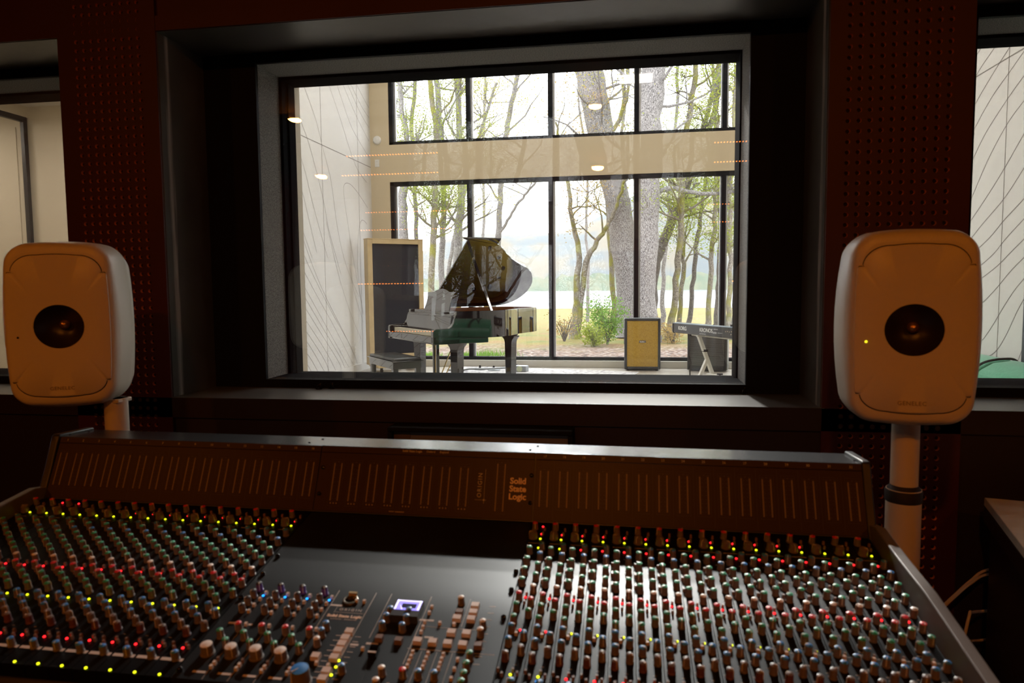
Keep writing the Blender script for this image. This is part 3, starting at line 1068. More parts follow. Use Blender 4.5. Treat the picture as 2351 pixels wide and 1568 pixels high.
for x, r in ((.2459, -.1303), (.2459, -.1896), (.2445, -.2701), (-.2415, -.1262), (-.2415, -.1886), (-.2446, -.2651), (-.2446, -.455)):
    put(MB().lathe([(.0048, 0), (.0048, .004), (.0036, .0062), (.0015, .0070)], 14).mesh('round_screw', [M_SCREW]), 'round_screw', x, r)
for k in range(4):
    x = -.2222 + k * .0427
    put(KN['purple', 'n'], 'purple_knob', x, -.2371, .5)
    for dx, r in ((0, -.2590), (0, -.2802), (0, -.3007)):
        pend.append(('black_knob', KN['black', 'n'], cp, x + dx, r, -.6))
    pend.append(('blue_light', led_me['blue'], cp, x + .0145, -.2530, 0))
    for dx, r in ((.018, -.247), (.0155, -.266), (.0135, -.284), (.0130, -.302), (.0265, -.337), (.026, -.425), (.025, -.434), (.0245, -.443)):
        pend.append(('push_button', btn_me if r > -.424 or r < -.43 else btn_d, cp, x + dx, r, 0))
    pend.append(('red_knob', KN['red', 'n'], cp, x + .0212, -.3508, -.8))
    pend.append(('green_knob', KN['green', 'n'], cp, x - .0010, -.3715, .8))
    pend.append(('green_knob', KN['green', 'n'], cp, x + .0212, -.3924, .4))
    pend.append(('large_white_knob', KN['white', 'b'], cp, x - .0010, -.4114, .6))
for x, r in ((-.0512, -.3326), (-.0517, -.351), (.0146, -.4299), (.046, -.2816), (.0446, -.3004), (.0444, -.3219), (.0798, -.2814), (.0802, -.3), (.0797, -.3225), (.1373, -.4285), (.1625, -.4283)):
    pend.append(('blue_knob', KN['blue', 'n'], cp, x, r, -.5))
for x, r in ((.2077, -.3789), (.2072, -.402), (.2079, -.4232), (.2077, -.441)):
    pend.append(('green_knob', KN['green', 'n'], cp, x, r, -.5))
for x, r in ((-.0502, -.3733), (.1631, -.2388), (.2138, -.2989), (.2138, -.3208), (.0793, -.4277), (.079, -.454)):
    pend.append(('white_knob', KN['white', 'n'], cp, x, r, -.5))
pend.append(('red_knob', KN['red', 'n'], cp, .1129, -.4285, .4))
put(KN['blue', 'b'], 'large_blue_knob', -.0405, -.4566, -.7)
for x, r in ((-.0080, -.3378), (-.0086, -.3546), (-.0086, -.3697), (-.0086, -.3856), (-.0088, -.4022), (-.0090, -.433), (-.0084, -.4502), (-.0401, -.4024), (.1896, -.2449), (.19, -.2639), (.19, -.2824),
             (.1644, -.3207), (.19, -.3203), (.1137, -.3475), (.1392, -.3478), (.1646, -.3481), (.1897, -.3484), (.1651, -.2828)):
    put(pad_me, 'square_button', x, r)
for x, r in ((.0483, -.3485), (.0821, -.3511), (.1658, -.2665), (.2154, -.3486)):
    put(pad_b, 'square_button', x, r)
for x, r in ((.1133, -.2551), (.1132, -.2718), (.1119, -.2973), (.1126, -.3106), (.1129, -.3237), (.1385, -.2977), (.1638, -.2983), (.1127, -.3737), (.1131, -.3845), (.1131, -.3952), (.1132, -.4057),
             (.1383, -.3738), (.1383, -.3846), (.138, -.3953), (.1382, -.4057), (.1636, -.3739), (.1635, -.3847), (.1635, -.3953), (.1637, -.4056), (.1891, -.3828), (.1887, -.4046), (.1886, -.4257),
             (-.0270, -.2525), (-.0125, -.2530), (.0290, -.375), (-.0330, -.416), (-.0120, -.4190), (.096, -.451), (-.0420, -.4310)):
    pend.append(('push_button', btn_me, cp, x, r, 0))
for x, r in ((-.0008, -.4040), (.0000, -.4185), (-.0002, -.4365)):
    pend.append(('yellow_light', led_me['yellow'], cp, x, r, 0))
# talkback socket, meter, fader
xl = MB()
xl.lathe([(.0135, 0), (.0140, .0030), (.0115, .0040), (.0100, .0035), (.0098, -.004)], 20, caps=False)
xlr = put(xl.mesh('talkback_socket', [mat('nickel_ring', (0.62, 0.58, 0.50), .25, .9)]), 'talkback_socket', -.0399, -.2499)
on(MB().lathe([(.0001, .0006), (.0100, .0006)], 20, caps=False).mesh('socket_core', [M_SCREW]), 'socket_core', xlr, Matrix())
on(MB().box(-.0075, .0075, .0115, .0165, .002, .008).mesh('latch', [mat('brass_latch', (0.58, 0.42, 0.22), .35, .7)]), 'latch', xlr, Matrix())
vu = MB()
vu.box(-.0255, .0235, -.3000, -.2560, 0, .014, 0, None)
vuo = put(vu.mesh('level_window_housing', [mat('vu_housing', (0.035, 0.035, 0.04), .35)]), 'vu_meter', .0765, 0)
M_VU = mat('backlit_blue_screen', (.3, .3, .8), .4, emit=(0.30, 0.26, 0.95), strength=1.1)
M_VUW = mat('backlit_white_edge', (.8, .8, 1), .4, emit=(0.75, 0.72, 1.0), strength=1.5)
v2 = MB().box(-.0235, .0215, -.2840, -.2575, .014, .0146, 0)
v2.box(-.0235, -.0205, -.2835, -.258, .0146, .0148, 1).box(.0180, .0212, -.2835, -.258, .0146, .0148, 1).box(-.0235, .0215, -.2605, -.2577, .0146, .0148, 1)
v2.add([(-.010, -.2835, .0149), (-.008, -.2835, .0149), (-.014, -.272, .0149), (-.0148, -.2722, .0149)], [(0, 1, 2, 3)], 1)
v2.box(-.012, .014, -.279, -.267, .0146, .0147, 2)
on(v2.mesh('screen', [M_VU, M_VUW, mat('screen_dark', (.02, .02, .10), .3)]), 'screen', vuo, Matrix())
on(MB().lathe([(.0018, .014), (.0018, .0146)], 10).mesh('screw', [M_SCREW]), 'screw', vuo, Matrix.Translation((-.001, -.292, 0)))
put(MB().box(.0492, .0512, -.470, -.3740, 0, .0006).mesh('fader_slot', [M_CGAP]), 'fader_slot', 0, 0)
fd = put(MB().prism([(-.3930, .001), (-.3930, .011), (-.3860, .009), (-.3810, .012), (-.3740, .012), (-.3740, .001)], .0437, .0577, 'x').mesh('fader_cap', [M_SCREW]), 'fader_cap', 0, 0)
on(MB().box(.0440, .0574, -.3925, -.3890, .0108, .0116).mesh('white_line', [M_INK]), 'white_line', fd, Matrix())
put(text_mesh('ORIGIN', .0088, M_INK, spacing=1.5), 'lettering', -.0300, -.2765)
put(text_mesh('Solid State Logic', .0095, M_GOLDINK, offset=.0003), 'lettering', -.0345, -.2945)
put(text_mesh('OXFORD - ENGLAND', .0040, M_INK, spacing=1.3), 'lettering', -.0330, -.3030)
put(MB().box(-.056, -.004, -.2842, -.2837, 0, .0003).box(-.0575, -.0570, -.2870, -.268, 0, .0003).mesh('logo_lines', [M_INK]), 'logo_lines', 0, 0)

# the hundred largest of each control as parts, the others of that control as one part
groups = {}
for q in pend:
    p = W2 @ Vector((q[3], q[4], .012))
    groups.setdefault(q[0], []).append(((not in_view(p)), (p - camv).length, q))
for kind, lst in groups.items():
    lst.sort(key=lambda e: (e[0], e[1]))
    rest = MB()
    mats_ = []
    for i, (hid, d, (nm, me, st, x, r, rz)) in enumerate(lst):
        Mx = Matrix.Translation((x, r, .0002)) @ Matrix.Rotation(rz, 4, 'Z')
        if i < 100:
            o = bpy.data.objects.new(nm, me)
            COL.objects.link(o)
            o.parent = st
            o.matrix_local = Mx
        else:
            off = []
            for mm in me.materials:
                if mm not in mats_:
                    mats_.append(mm)
                off.append(mats_.index(mm))
            b = len(rest.v)
            rest.v += [tuple(Mx @ v.co) for v in me.vertices]
            for p in me.polygons:
                rest.f.append(tuple(k + b for k in p.vertices))
                rest.m.append(off[p.material_index])
                rest.sm.append(p.use_smooth)
    if rest.v:
        o = link(kind, rest.mesh(kind, mats_), con)
        o.matrix_local = SM
        o['kind'] = 'stuff'

# ------------------------------------------------------------------ studio monitors on their stands
M_SPK = mat('white_speaker_paint', (0.74, 0.66, 0.55), 0.42)
M_SPKGAP = mat('speaker_slot', (0.010, 0.007, 0.006), 0.7)
M_CONE = mat('dark_cone', (0.020, 0.010, 0.012), 0.38)
M_DOME = mat('copper_dome', (0.55, 0.30, 0.16), 0.22, 0.85)
M_STAND = mat('white_stand_paint', (0.70, 0.62, 0.52), 0.45)
M_STRAP = mat('black_strap', (0.014, 0.010, 0.010), 0.7)


def barrel(hw, hh, r, bulge, n=10):
    """rounded rectangle with bulging sides, outline in x,z (counter clockwise)"""
    pts = []
    m = 8
    corners = [(hw - r, -hh + r, -90), (hw - r, hh - r, 0), (-hw + r, hh - r, 90), (-hw + r, -hh + r, 180)]
    for cx, cz_, a0 in corners:
        for k in range(n):
            a = math.radians(a0 + 90 * k / (n - 1))
            pts.append([cx + r * math.cos(a), cz_ + r * math.sin(a)])
    out = []
    L = len(pts)
    for i in range(L):                                             # subdivide the long sides so that they can bulge
        out.append(pts[i])
        p, q = pts[i], pts[(i + 1) % L]
        if math.hypot(p[0] - q[0], p[1] - q[1]) > r * .6:
            for k in range(1, m):
                out.append([p[0] + (q[0] - p[0]) * k / m, p[1] + (q[1] - p[1]) * k / m])
    res = []
    for x, z in out:
        bx = bulge * (1 - (z / hh) ** 2)
        bz = bulge * .7 * (1 - (x / hw) ** 2)
        res.append((x + math.copysign(bx, x) * min(1, abs(x) / hw), z + math.copysign(bz, z) * min(1, abs(z) / hh)))
    return res


def speaker(label, loc, rz, lit):
    t = thing('studio_monitor', label, 'speaker', loc, rz, 'white studio monitors either side of the console')
    H, W, D = .218, .128, .27
    mb = MB()
    rings = []
    # (depth, scale of half width, half height, corner, bulge)
    for y, hw, hh, r, bl in ((.000, W * .840, H * .900, .036, .008), (.0015, W * .905, H * .945, .040, .009), (.006, W * .955, H * .975, .043, .010), (.016, W * .990, H * .995, .046, .012), (.034, W * 1.008, H * 1.005, .046, .017),
                             (.11, W * 1.025, H * 1.015, .046, .022), (.150, W * 1.025, H * 1.015, .046, .022),
                             (.152, W * 1.017, H * 1.009, .046, .022), (.155, W * 1.017, H * 1.009, .046, .022), (.157, W * 1.025, H * 1.015, .046, .022), (.235, W * .97, H * .97, .05, .013),
                             (D - .01, W * .90, H * .92, .05, .010), (D, W * .80, H * .84, .05, .008)):
        rings.append([(x, y, z) for x, z in barrel(hw, hh, r, bl)])
    n = len(rings[0])
    o = 0
    for rg in rings:
        mb.v += rg
    for j in range(len(rings) - 1):
        for k in range(n):
            a, b = j * n + k, j * n + (k + 1) % n
            mb.f.append((a, b, b + n, a + n))
            mb.m.append(0)
            mb.sm.append(True)
    nv = len(mb.v)                                                  # round opening for the driver in the front
    for x, y, z in rings[0]:
        a = math.atan2((z + .003) / .066, x / .068)
        mb.v.append((.068 * math.cos(a), .0, -.003 + .066 * math.sin(a)))
    for k in range(n):
        k2 = (k + 1) % n
        mb.f.append((k, k2, nv + k2, nv + k))
        mb.m.append(0)
        mb.sm.append(False)
    mb.f.append(tuple((len(rings) - 1) * n + k for k in range(n)))
    mb.m.append(0)
    mb.sm.append(False)
    mb.build('cabinet', [M_SPK, M_SPKGAP], t)
    # front baffle: full width in the middle, stepped in under the bass slots at top and bottom; dished driver opening
    zt, zb = .1400, -.1500
    ow, iw = W * .905, W * .865
    top, bt = H * .875, -H * .890

    def side(z):
        return ow + .010 * (1 - (z / H) ** 2)
    right = []
    for k in range(13):
        z = zb + (zt - zb) * k / 12
        right.append((side(z), z))
    right += [(side(zt) - .004, zt + .005), (side(zt) - .011, zt + .005), (side(zt) - .0145, zt + .002)]
    for k in range(1, 11):                                          # upper corner
        a = math.radians(90 * k / 10)
        right.append((iw - .056 + .056 * math.cos(a) * 1.0, (zt + .001) + (top - zt) * math.sin(a)))
    arc_top = [(x, top + .004 * (1 - (x / (iw - .056)) ** 2)) for x in [(iw - .056) * (1 - k / 6) for k in range(1, 6)]]
    rt = right + arc_top
    low = [(side(zb) - .004, zb - .004), (side(zb) - .010, zb - .004), (side(zb) - .0135, zb)]
    for k in range(1, 11):
        a = math.radians(90 * k / 10)
        low.append((iw - .056 + .056 * math.cos(a), zb + (bt - zb) * math.sin(a)))
    arc_low = [(x, bt - .004 * (1 - (x / (iw - .056)) ** 2)) for x in [(iw - .056) * (1 - k / 6) for k in range(1, 6)]]
    half = list(reversed(low + arc_low)) + rt                       # from bottom centre-ish to top centre-ish, right side
    poly = half + [(-x, z) for x, z in reversed(half)]
    cxz = (0.0, -.003)
    ea, eb = .062, .060
    N = len(poly)
    f = MB()
    # map an inner ellipse to the outline
    angs = [math.atan2((z - cxz[1]) / eb, (x - cxz[0]) / ea) for x, z in poly]
    ell = [(cxz[0] + ea * math.cos(a), cxz[1] + eb * math.sin(a)) for a in angs]
    mid = [((p[0] * .38 + e[0] * .62), (p[1] * .38 + e[1] * .62)) for p, e in zip(poly, ell)]
    f.v += [(x, -.0022, z) for x, z in poly] + [(x * .955, -.0050, z * .985) for x, z in poly] + [(x, -.0050, z) for x, z in mid] + [(x, -.0045, z) for x, z in ell] + [(x * 1.004, .0012, z) for x, z in poly]
    for k in range(N):
        k2 = (k + 1) % N
        for r0, r1 in ((0, 1), (1, 2), (2, 3), (4, 0)):
            f.f.append((r0 * N + k, r0 * N + k2, r1 * N + k2, r1 * N + k))
            f.m.append(0)
            f.sm.append(r0 in (0, 4))
    f.build('baffle', M_SPK, t)
    gp = MB()
    po = [(x * (1.014 if (z > zt + .001 or z < zb - .001) else .99), z * 1.011) for x, z in poly]
    pi_ = [(x * .80, z * .80) for x, z in poly]
    gp.v += [(x, -.0012, z) for x, z in po] + [(x, -.0012, z) for x, z in pi_] + [(x, -.0002, z) for x, z in po] + [(x, -.0002, z) for x, z in pi_]
    for k in range(N):
        k2 = (k + 1) % N
        for r0, r1 in ((0, 1), (1, 3), (3, 2), (2, 0)):
            gp.f.append((r0 * N + k, r0 * N + k2, r1 * N + k2, r1 * N + k))
            gp.m.append(0)
            gp.sm.append(False)
    gp.build('shadow_gap', M_SPKGAP, t)
    c = MB()
    prof = [(1.02, -.0043), (.95, .002), (.75, .017), (.5, .030), (.26, .036)]
    nn = 40
    for q, y in prof:
        c.v += [(cxz[0] + ea * q * math.cos(2 * PI * k / nn), y - .0005, cxz[1] + eb * q * math.sin(2 * PI * k / nn)) for k in range(nn)]
    for j in range(len(prof) - 1):
        for k in range(nn):
            a, b = j * nn + k, j * nn + (k + 1) % nn
            c.f.append((a, b, b + nn, a + nn))
            c.m.append(0)
            c.sm.append(True)
    c.f.append(tuple((len(prof) - 1) * nn + k for k in range(nn)))
    c.m.append(0)
    c.sm.append(False)
    cone = c.build('driver_cone', M_CONE, t)
    d = MB()
    d.lathe([(.0135, 0), (.0132, .004), (.0105, .009), (.006, .0125), (.0001, .014)], 20, M=Matrix.Translation((.004, .032, .001)) @ Matrix.Rotation(PI / 2, 4, 'X'), caps=False)
    d.build('tweeter_dome', M_DOME, cone)
    tx = text_mesh('GENELEC', .0135, mat('embossed_grey', (0.30, 0.23, 0.16), .4), extrude=.0006, spacing=1.1)
    on(tx, 'lettering', t, Matrix.Translation((0, -.0056, bt + .020)) @ Matrix.Rotation(PI / 2, 4, 'X'))
    lm = mat('yellow_status_light', (.9, .9, .1), .4, emit=(.85, .75, .02), strength=1.6) if lit else M_SPKGAP
    MB().lathe([(.0032, 0), (.0026, .0012), (.0001, .0015)], 12, M=Matrix.Translation((-.100, -.0050, -.031)) @ Matrix.Rotation(PI / 2, 4, 'X'), caps=False).build('status_light', lm, t)
    return t


speaker('white studio monitor with a lit yellow light, right of the studio window', (.655, 1.775, 1.345), math.radians(-9), True)
speaker('white studio monitor without a lit light, left of the studio window', (-1.545, 1.745, 1.356), math.radians(25), False)
for lab, x, y, zt, strap in (('white tubular speaker stand with a black strap, right of the console', .690, 1.90, 1.128, True), ('plain white tubular speaker stand behind the left end of the console', -1.475, 1.86, 1.138, False)):
    t = thing('speaker_stand', lab, 'stand', (x, y, 0), group=None)
    MB().lathe([(.032, .90), (.032, zt)], 24).build('upper_tube', M_STAND, t)
    MB().lathe([(.041, .03), (.041, .935)], 24).build('lower_tube', M_STAND, t)
    MB().lathe([(.20, 0), (.20, .018), (.19, .022), (.05, .03)], 32).build('base_plate', M_STAND, t, bevel=.002)
    MB().box(-.030, .030, -.03, .03, zt - .012, zt).build('top_plate', M_STAND, t, bevel=.003)
    if strap:
        MB().lathe([(.0325, .945), (.0350, .940), (.0435, .930), (.0435, .905), (.0415, .903)], 24).build('strap', M_STRAP, t)

# ------------------------------------------------------------------ control room odds and ends
t = thing('wall_screen', 'grey wall screen in a black frame low under the studio window', 'screen', (-.5, YW, .80))
mb = MB()
x0, x1, z0, z1 = -.322, .322, -.19, .168
for a, b, c, d in ((x0, x1, z1 - .016, z1), (x0, x1, z0, z0 + .016), (x0, x0 + .016, z0 + .016, z1 - .016), (x1 - .016, x1, z0 + .016, z1 - .016)):
    mb.box(a, b, -.10, 0, c, d)
mb.build('bezel', M_BLACKFRAME, t, bevel=.004)
MB().box(x0 + .016, x1 - .016, -.07, -.02, z0 + .016, z1 - .016).build('screen', mat('grey_screen', (0.16, 0.15, 0.14), .35), t)
MB().box(x0 + .016, x0 + .075, -.074, -.07, z0 + .016, z1 - .016).build('side_panel', mat('brown_screen_edge', (0.10, 0.065, 0.03), .5), t)

t = thing('side_desk', 'dark side desk with a pale top in the corner right of the console', 'desk', (1.072, 2.324, 0), math.radians(-14))
MB().box(0, .70, -.95, 0, .775, .80).build('desk_top', mat('pale_desk_top', (0.82, 0.80, 0.74), .35, noise=(5, (0.56, 0.52, 0.45), .45, .7)), t, bevel=.002)
MB().box(.015, .68, -.93, -.02, 0, .775).build('cabinet', mat('dark_desk_side', (0.024, 0.014, 0.016), .5), t, bevel=.002)
MB().box(0, .70, -.95, 0, .725, .774).build('edge_band', mat('dark_desk_edge', (0.020, 0.017, 0.017), .4), t, bevel=.002)

M_CABLE = mat('grey_cable', (0.75, 0.70, 0.70), .35)
c9 = lambda x, y: (1900 + x / 2.86, 1020 + y / 2.86)
dk = Matrix.Translation((1.072, 2.324, 0)) @ Matrix.Rotation(math.radians(-14), 4, 'Z')
for lab, pts, r in (('upper of the two long pale cables arching from the console to the side desk', [(700, 1180), (740, 1085), (850, 975), (940, 895), (1045, 825)], .004),
                    ('lower of the two long pale cables arching from the console to the side desk', [(705, 1190), (746, 1090), (855, 983), (945, 910), (1045, 855)], .004),
                    ('short grey cable end low beside the dark side desk', [(930, 1125), (945, 1105), (985, 1098), (1024, 1096)], .0045),
                    ('lowest pale cable looping out beside the dark side desk', [(840, 1345), (900, 1305), (950, 1290), (1010, 1286)], .004)):
    P = [at(*c9(*q), 2.24 + .14 * i / (len(pts) - 1)) for i, q in enumerate(pts)]
    ends_ = dk @ Vector((.02, -.60, 0))
    P.append(Vector((P[-1].x + .12, P[-1].y + .025, P[-1].z + .01)))
    P.insert(0, P[0] + Vector((-.03, -.02, -.12)))
    tag(MB().tube([Vector(p) for p in smooth_poly([tuple(p) for p in P], 6)], r, 8).build('cable', M_CABLE), lab, 'cable')

M_LATCH = mat('black_metal_latch', (0.02, 0.02, 0.02), .25, .6)
for lab, x, y, rz in (('small black latch on the window sill, left one of a pair', -1.222, 2.690, .5), ('small black latch on the window sill, right one of a pair', -1.178, 2.712, -.3),
                      ('small black latch at the right end of the window sill', .428, 2.722, .9)):
    mb = MB()
    mb.box(-.012, .012, -.005, .005, 0, .004).tube([(-.010, 0, .004), (-.006, 0, .016), (.004, 0, .020), (.010, 0, .013)], .0025, 6).lathe([(.004, .004), (.004, .022), (.002, .025)], 8, M=Matrix.Translation((.006, 0, 0)))
    o = mb.build('window_latch', M_LATCH, bevel=.0006, seg=1)
    o.location, o.rotation_euler = (x, y, ZS + .002), (0, 0, rz)
    tag(o, lab, 'latch')

# ------------------------------------------------------------------ live room: grand piano
M_LACQ = mat('black_piano_lacquer', (0.006, 0.006, 0.008), 0.03, spec=.85, coat=1.0)
M_GOLD = mat('gold_plate', (0.52, 0.35, 0.045), 0.40, 0.75)
M_SOUND = mat('soundboard_wood', (0.13, 0.065, 0.025), 0.5, noise=(18, (0.10, 0.05, 0.018), .4, .7))
M_RIMWOOD = mat('inner_rim_wood', (0.2392, 0.0838, 0.0280), 0.25)
M_IVORY = mat('ivory_keys', (0.6858, 0.6380, 0.4945), 0.25)
M_EBONY = mat('ebony_keys', (0.01, 0.01, 0.01), 0.3)
M_BRASS = mat('brass', (0.80, 0.58, 0.22), 0.2, 1.0)
M_FELT = mat('red_felt', (0.35, 0.03, 0.03), .9)
M_STRING = mat('steel_string', (0.16, 0.13, 0.09), .5, .5)

PW, PR = (-2.67, 8.53, FL), math.radians(-51.2)
piano = thing('grand_piano', 'black lacquered grand piano with its lid propped open', 'piano', PW, PR)
BENT = smooth_poly([(.75, .55), (.75, .76), (.715, .93), (.62, 1.09), (.49, 1.23), (.36, 1.38), (.25, 1.55), (.14, 1.72), (.0, 1.86), (-.19, 1.95), (-.40, 1.965), (-.58, 1.90), (-.70, 1.77), (-.745, 1.60), (-.75, 1.40)], 4)
RIM = [(.75, .33)] + BENT + [(-.75, .33)]


def inset(poly, d):
    n = len(poly)
    out = []
    for i in range(n):
        a, b, c = Vector(poly[i - 1] + (0,)), Vector(poly[i] + (0,)), Vector(poly[(i + 1) % n] + (0,))
        e1, e2 = (b - a), (c - b)
        if e1.length < 1e-9 or e2.length < 1e-9:
            out.append(poly[i])
            continue
        n1, n2 = Vector((-e1.y, e1.x, 0)).normalized(), Vector((-e2.y, e2.x, 0)).normalized()
        m = (n1 + n2)
        m = m.normalized() * d / max(.35, m.normalized().dot(n1))
        out.append((b.x + m.x, b.y + m.y))
    return out


def ring_wall(mb, outer, inner, z0, z1, m=0, mi=0):
    n = len(outer)
    o = len(mb.v)
    for p, z in ((outer, z0), (outer, z1), (inner, z1), (inner, z0)):
        mb.v += [(x, y, z) for x, y in p]
    for k in range(n):
        k2 = (k + 1) % n
        for r, mm, sm in ((0, m, True), (1, m, False), (2, mi, True), (3, m, False)):
            a, b = o + r * n, o + ((r + 1) % 4) * n
            mb.f.append((a + k, a + k2, b + k2, b + k))
            mb.m.append(mm)
            mb.sm.append(sm)


mb = MB()
inn = inset(RIM, .05)
ring_wall(mb, RIM, inn, .70, 1.02, 0, 1)
rim = mb.build('case', [M_LACQ, M_RIMWOOD], piano)
mb = MB()
mb.prism(inn, .70, .80, 'z', 0)
mb.build('soundboard', M_SOUND, piano)
kb = MB()
kb.box(-.75, .75, .02, .72, .64, .70)
kb.box(-.75, .75, .0, .040, .655, .732)
kb.build('keybed', M_LACQ, piano, bevel=.006)
cheek = [(.0, .64), (.0, .79), (.012, .812), (.03, .82), (.19, .825), (.235, .845), (.262, .885), (.272, .93), (.285, .965), (.30, .985), (.30, 1.02), (.34, 1.02), (.34, .64)]
for sx in (-1, 1):
    a, b = sorted((sx * .75, sx * .685))
    mb = MB().prism(cheek, a, b, 'x', 0)
    mb.build('cheek', M_LACQ, piano, bevel=.005)
fbd = MB()
fbd.prism([(.205, .775), (.215, .775), (.262, .86), (.275, .955), (.262, .955), (.248, .865)], -.685, .685, 'x')
fallboard = fbd.build('fallboard', M_LACQ, piano, bevel=.002)
on(text_mesh('YAMAHA', .032, M_BRASS, extrude=.0004, spacing=1.15), 'lettering', fallboard, Matrix.Translation((0, .237, .835)) @ Matrix.Rotation(math.radians(68), 4, 'X'))
fr = MB()
fr.box(-.69, .69, .262, .285, .955, .975)
fr.box(-.69, .69, .285, .40, .965, .985)
fr.build('front_rail', M_LACQ, piano, bevel=.003)
keys = MB()
for k in range(52):
    x = -.61 + k * 1.22 / 52
    keys.box(x + .0006, x + 1.22 / 52 - .0006, .04, .205, .735, .788)
keyboard = keys.build('white_keys', M_IVORY, piano, fix=False)
bk = MB()
for k in range(51):
    if (k % 7) in (0, 2, 3, 5, 6):
        x = -.61 + (k + 1) * 1.22 / 52
        bk.box(x - .0055, x + .0055, .105, .205, .788, .80, 0, None, .9)
bk.build('black_keys', M_EBONY, piano, fix=False)
MB().box(-.685, -.61, .035, .21, .735, .806).box(.61, .685, .035, .21, .735, .806).build('key_block', M_LACQ, piano, bevel=.003)
# iron plate with round holes, strings
pl = MB()
plate = inset(RIM, .07)
pl.prism(plate, .90, .905, 'z', 0)
for (x, y, r) in ((-.50, 1.55, .05), (-.38, 1.68, .045), (.56, .66, .055), (.40, .74, .045), (.60, .84, .035), (-.54, 1.30, .04), (-.22, 1.72, .04), (-.06, 1.62, .04), (.08, 1.45, .035), (.22, 1.28, .035), (.36, 1.14, .03), (.50, .98, .03)):
    pl.lathe([(r, .905), (r, .909), (r * .8, .9065), (.0001, .9065)], 18, M=Matrix.Translation((x, y, 0)), ms=[0, 0, 1], caps=False)
for x0_, y1_ in ((-.60, 1.6), (-.30, 1.78), (.05, 1.55), (.35, 1.15)):
    pl.bar((x0_, .50, .915), (x0_ - .10, y1_, .915), .03, .025, 0)
plate_o = pl.build('iron_plate', [M_GOLD, M_SPKGAP], piano)
sg_ = MB()
for k in range(40):
    x = -.62 + k * .021
    yl = 1.72 if x < -.2 else 1.72 - (x + .2) * .98
    sg_.bar((x, .52, .935), (x - .13 * (yl - .5), yl - .08, .925), .0009, .0009)
sg_.build('strings', M_STRING, piano, fix=False)
pb = MB()
for k in range(88):
    x = -.64 + k * .0145
    for j in range(2):
        pb.box(x - .003, x + .003, .415 + j * .03, .421 + j * .03, .905, .945)
pb.build('tuning_pins', M_STRING, piano, fix=False)
# lid, folded front flap, prop
TH = math.radians(34.5)
LM = Matrix.Translation((-.75, 0, 1.03)) @ Matrix.Rotation(-TH, 4, 'Y')
lid_poly = [(x + .75, y) for x, y in ([(.765, .60)] + [(px * 1.0 + (.012 if px > 0 else 0), py + (.012 if py > 1.6 else 0)) for px, py in BENT] + [(-.75, .60)])]
lid = MB().prism(lid_poly, 0, .020, 'z', 0, LM).build('lid', M_LACQ, piano, bevel=.003)
MB().prism([(.02, .615), (1.505, .615), (1.505, 1.06), (.02, 1.06)], .021, .034, 'z', 0, LM).build('lid_flap', M_LACQ, piano, bevel=.003)
hg = MB()
for y in (.62, 1.05, 1.48):
    hg.box(-.766, -.748, y - .03, y + .03, 1.0, 1.045)
hg.build('hinge', M_BRASS, piano)
lp = LM @ Vector((1.12, .82, -.002))
prop = MB().bar((.70, .80, .99), lp, .022, .032, 0, (0, 1, 0)).build('lid_prop', M_LACQ, piano, bevel=.003)
MB().bar((.66, .83, .99), (LM @ Vector((1.12, .82, -.002))) * .45 + Vector((.66, .83, .99)) * .55, .016, .02, 0, (0, 1, 0)).build('half_prop', M_EBONY, prop, bevel=.002)
MB().lathe([(.022, 0), (.022, -.008), (.012, -.012)], 14, M=LM @ Matrix.Translation((1.12, .82, 0))).build('prop_cup', M_BRASS, prop)
# music desk
md = MB()
DM = Matrix.Translation((0, .36, .99)) @ Matrix.Rotation(math.radians(-18), 4, 'X')
outl = [(-.40, 0), (.40, 0)] + smooth_poly([(.40, 0), (.37, .12), (.385, .20), (.42, .262), (.36, .268), (.26, .268), (.15, .295), (0, .31), (-.15, .295), (-.26, .268), (-.36, .268), (-.42, .262), (-.385, .20), (-.37, .12)], 4)[1:]
md.prism(outl, 0, .016, 'y', 0, DM)
desk = md.build('music_desk', M_LACQ, piano, bevel=.002)
MB().box(-.40, .40, .29, .50, .985, 1.003).build('music_desk_shelf', M_LACQ, piano, bevel=.003)
# legs, lyre
for x, y in ((-.58, .38), (.58, .38), (-.18, 1.55)):
    lg = MB()
    lg.prism([(-.115, .64), (.115, .64), (.112, .62), (.075, .585), (.062, .55), (.050, .10), (.055, .09), (.055, .075), (.04, .07), (-.04, .07), (-.055, .075), (-.055, .09), (-.050, .10), (-.062, .55), (-.075, .585), (-.112, .62)],
             -.055, .055, 'y', 0)
    lg.box(-.075, .075, -.07, .07, .64, .70)
    l = lg.build('leg', M_LACQ, piano, bevel=.004)
    l.location = (x, y, 0)
    l.rotation_euler = (0, 0, math.radians(20))
    cs = MB().lathe([(.025, -.012), (.025, .012)], 16, M=Matrix.Translation((0, 0, .025)) @ Matrix.Rotation(PI / 2, 4, 'X')).box(-.022, .022, -.018, .018, .045, .07)
    cs.build('caster', M_BRASS, l)
ly = MB()
ly.box(-.07, -.035, .34, .375, .10, .66).box(.035, .07, .34, .375, .10, .66).box(-.13, .13, .30, .40, .06, .12).box(-.10, .10, .31, .40, .62, .66)
lyre = ly.build('pedal_lyre', M_LACQ, piano, bevel=.004)
for x in (-.05, 0, .05):
    MB().box(x - .011, x + .011, .20, .32, .075, .088).build('pedal', M_BRASS, lyre, bevel=.003)
rd = MB()
rd.cyl((-.02, .36, .10), (-.02, .36, .66), .004).cyl((.02, .36, .10), (.02, .36, .66), .004).cyl((-.05, .41, .10), (-.12, .70, .66), .007).cyl((.05, .41, .10), (.12, .70, .66), .007)
rd.build('lyre_rods', M_BRASS, lyre)

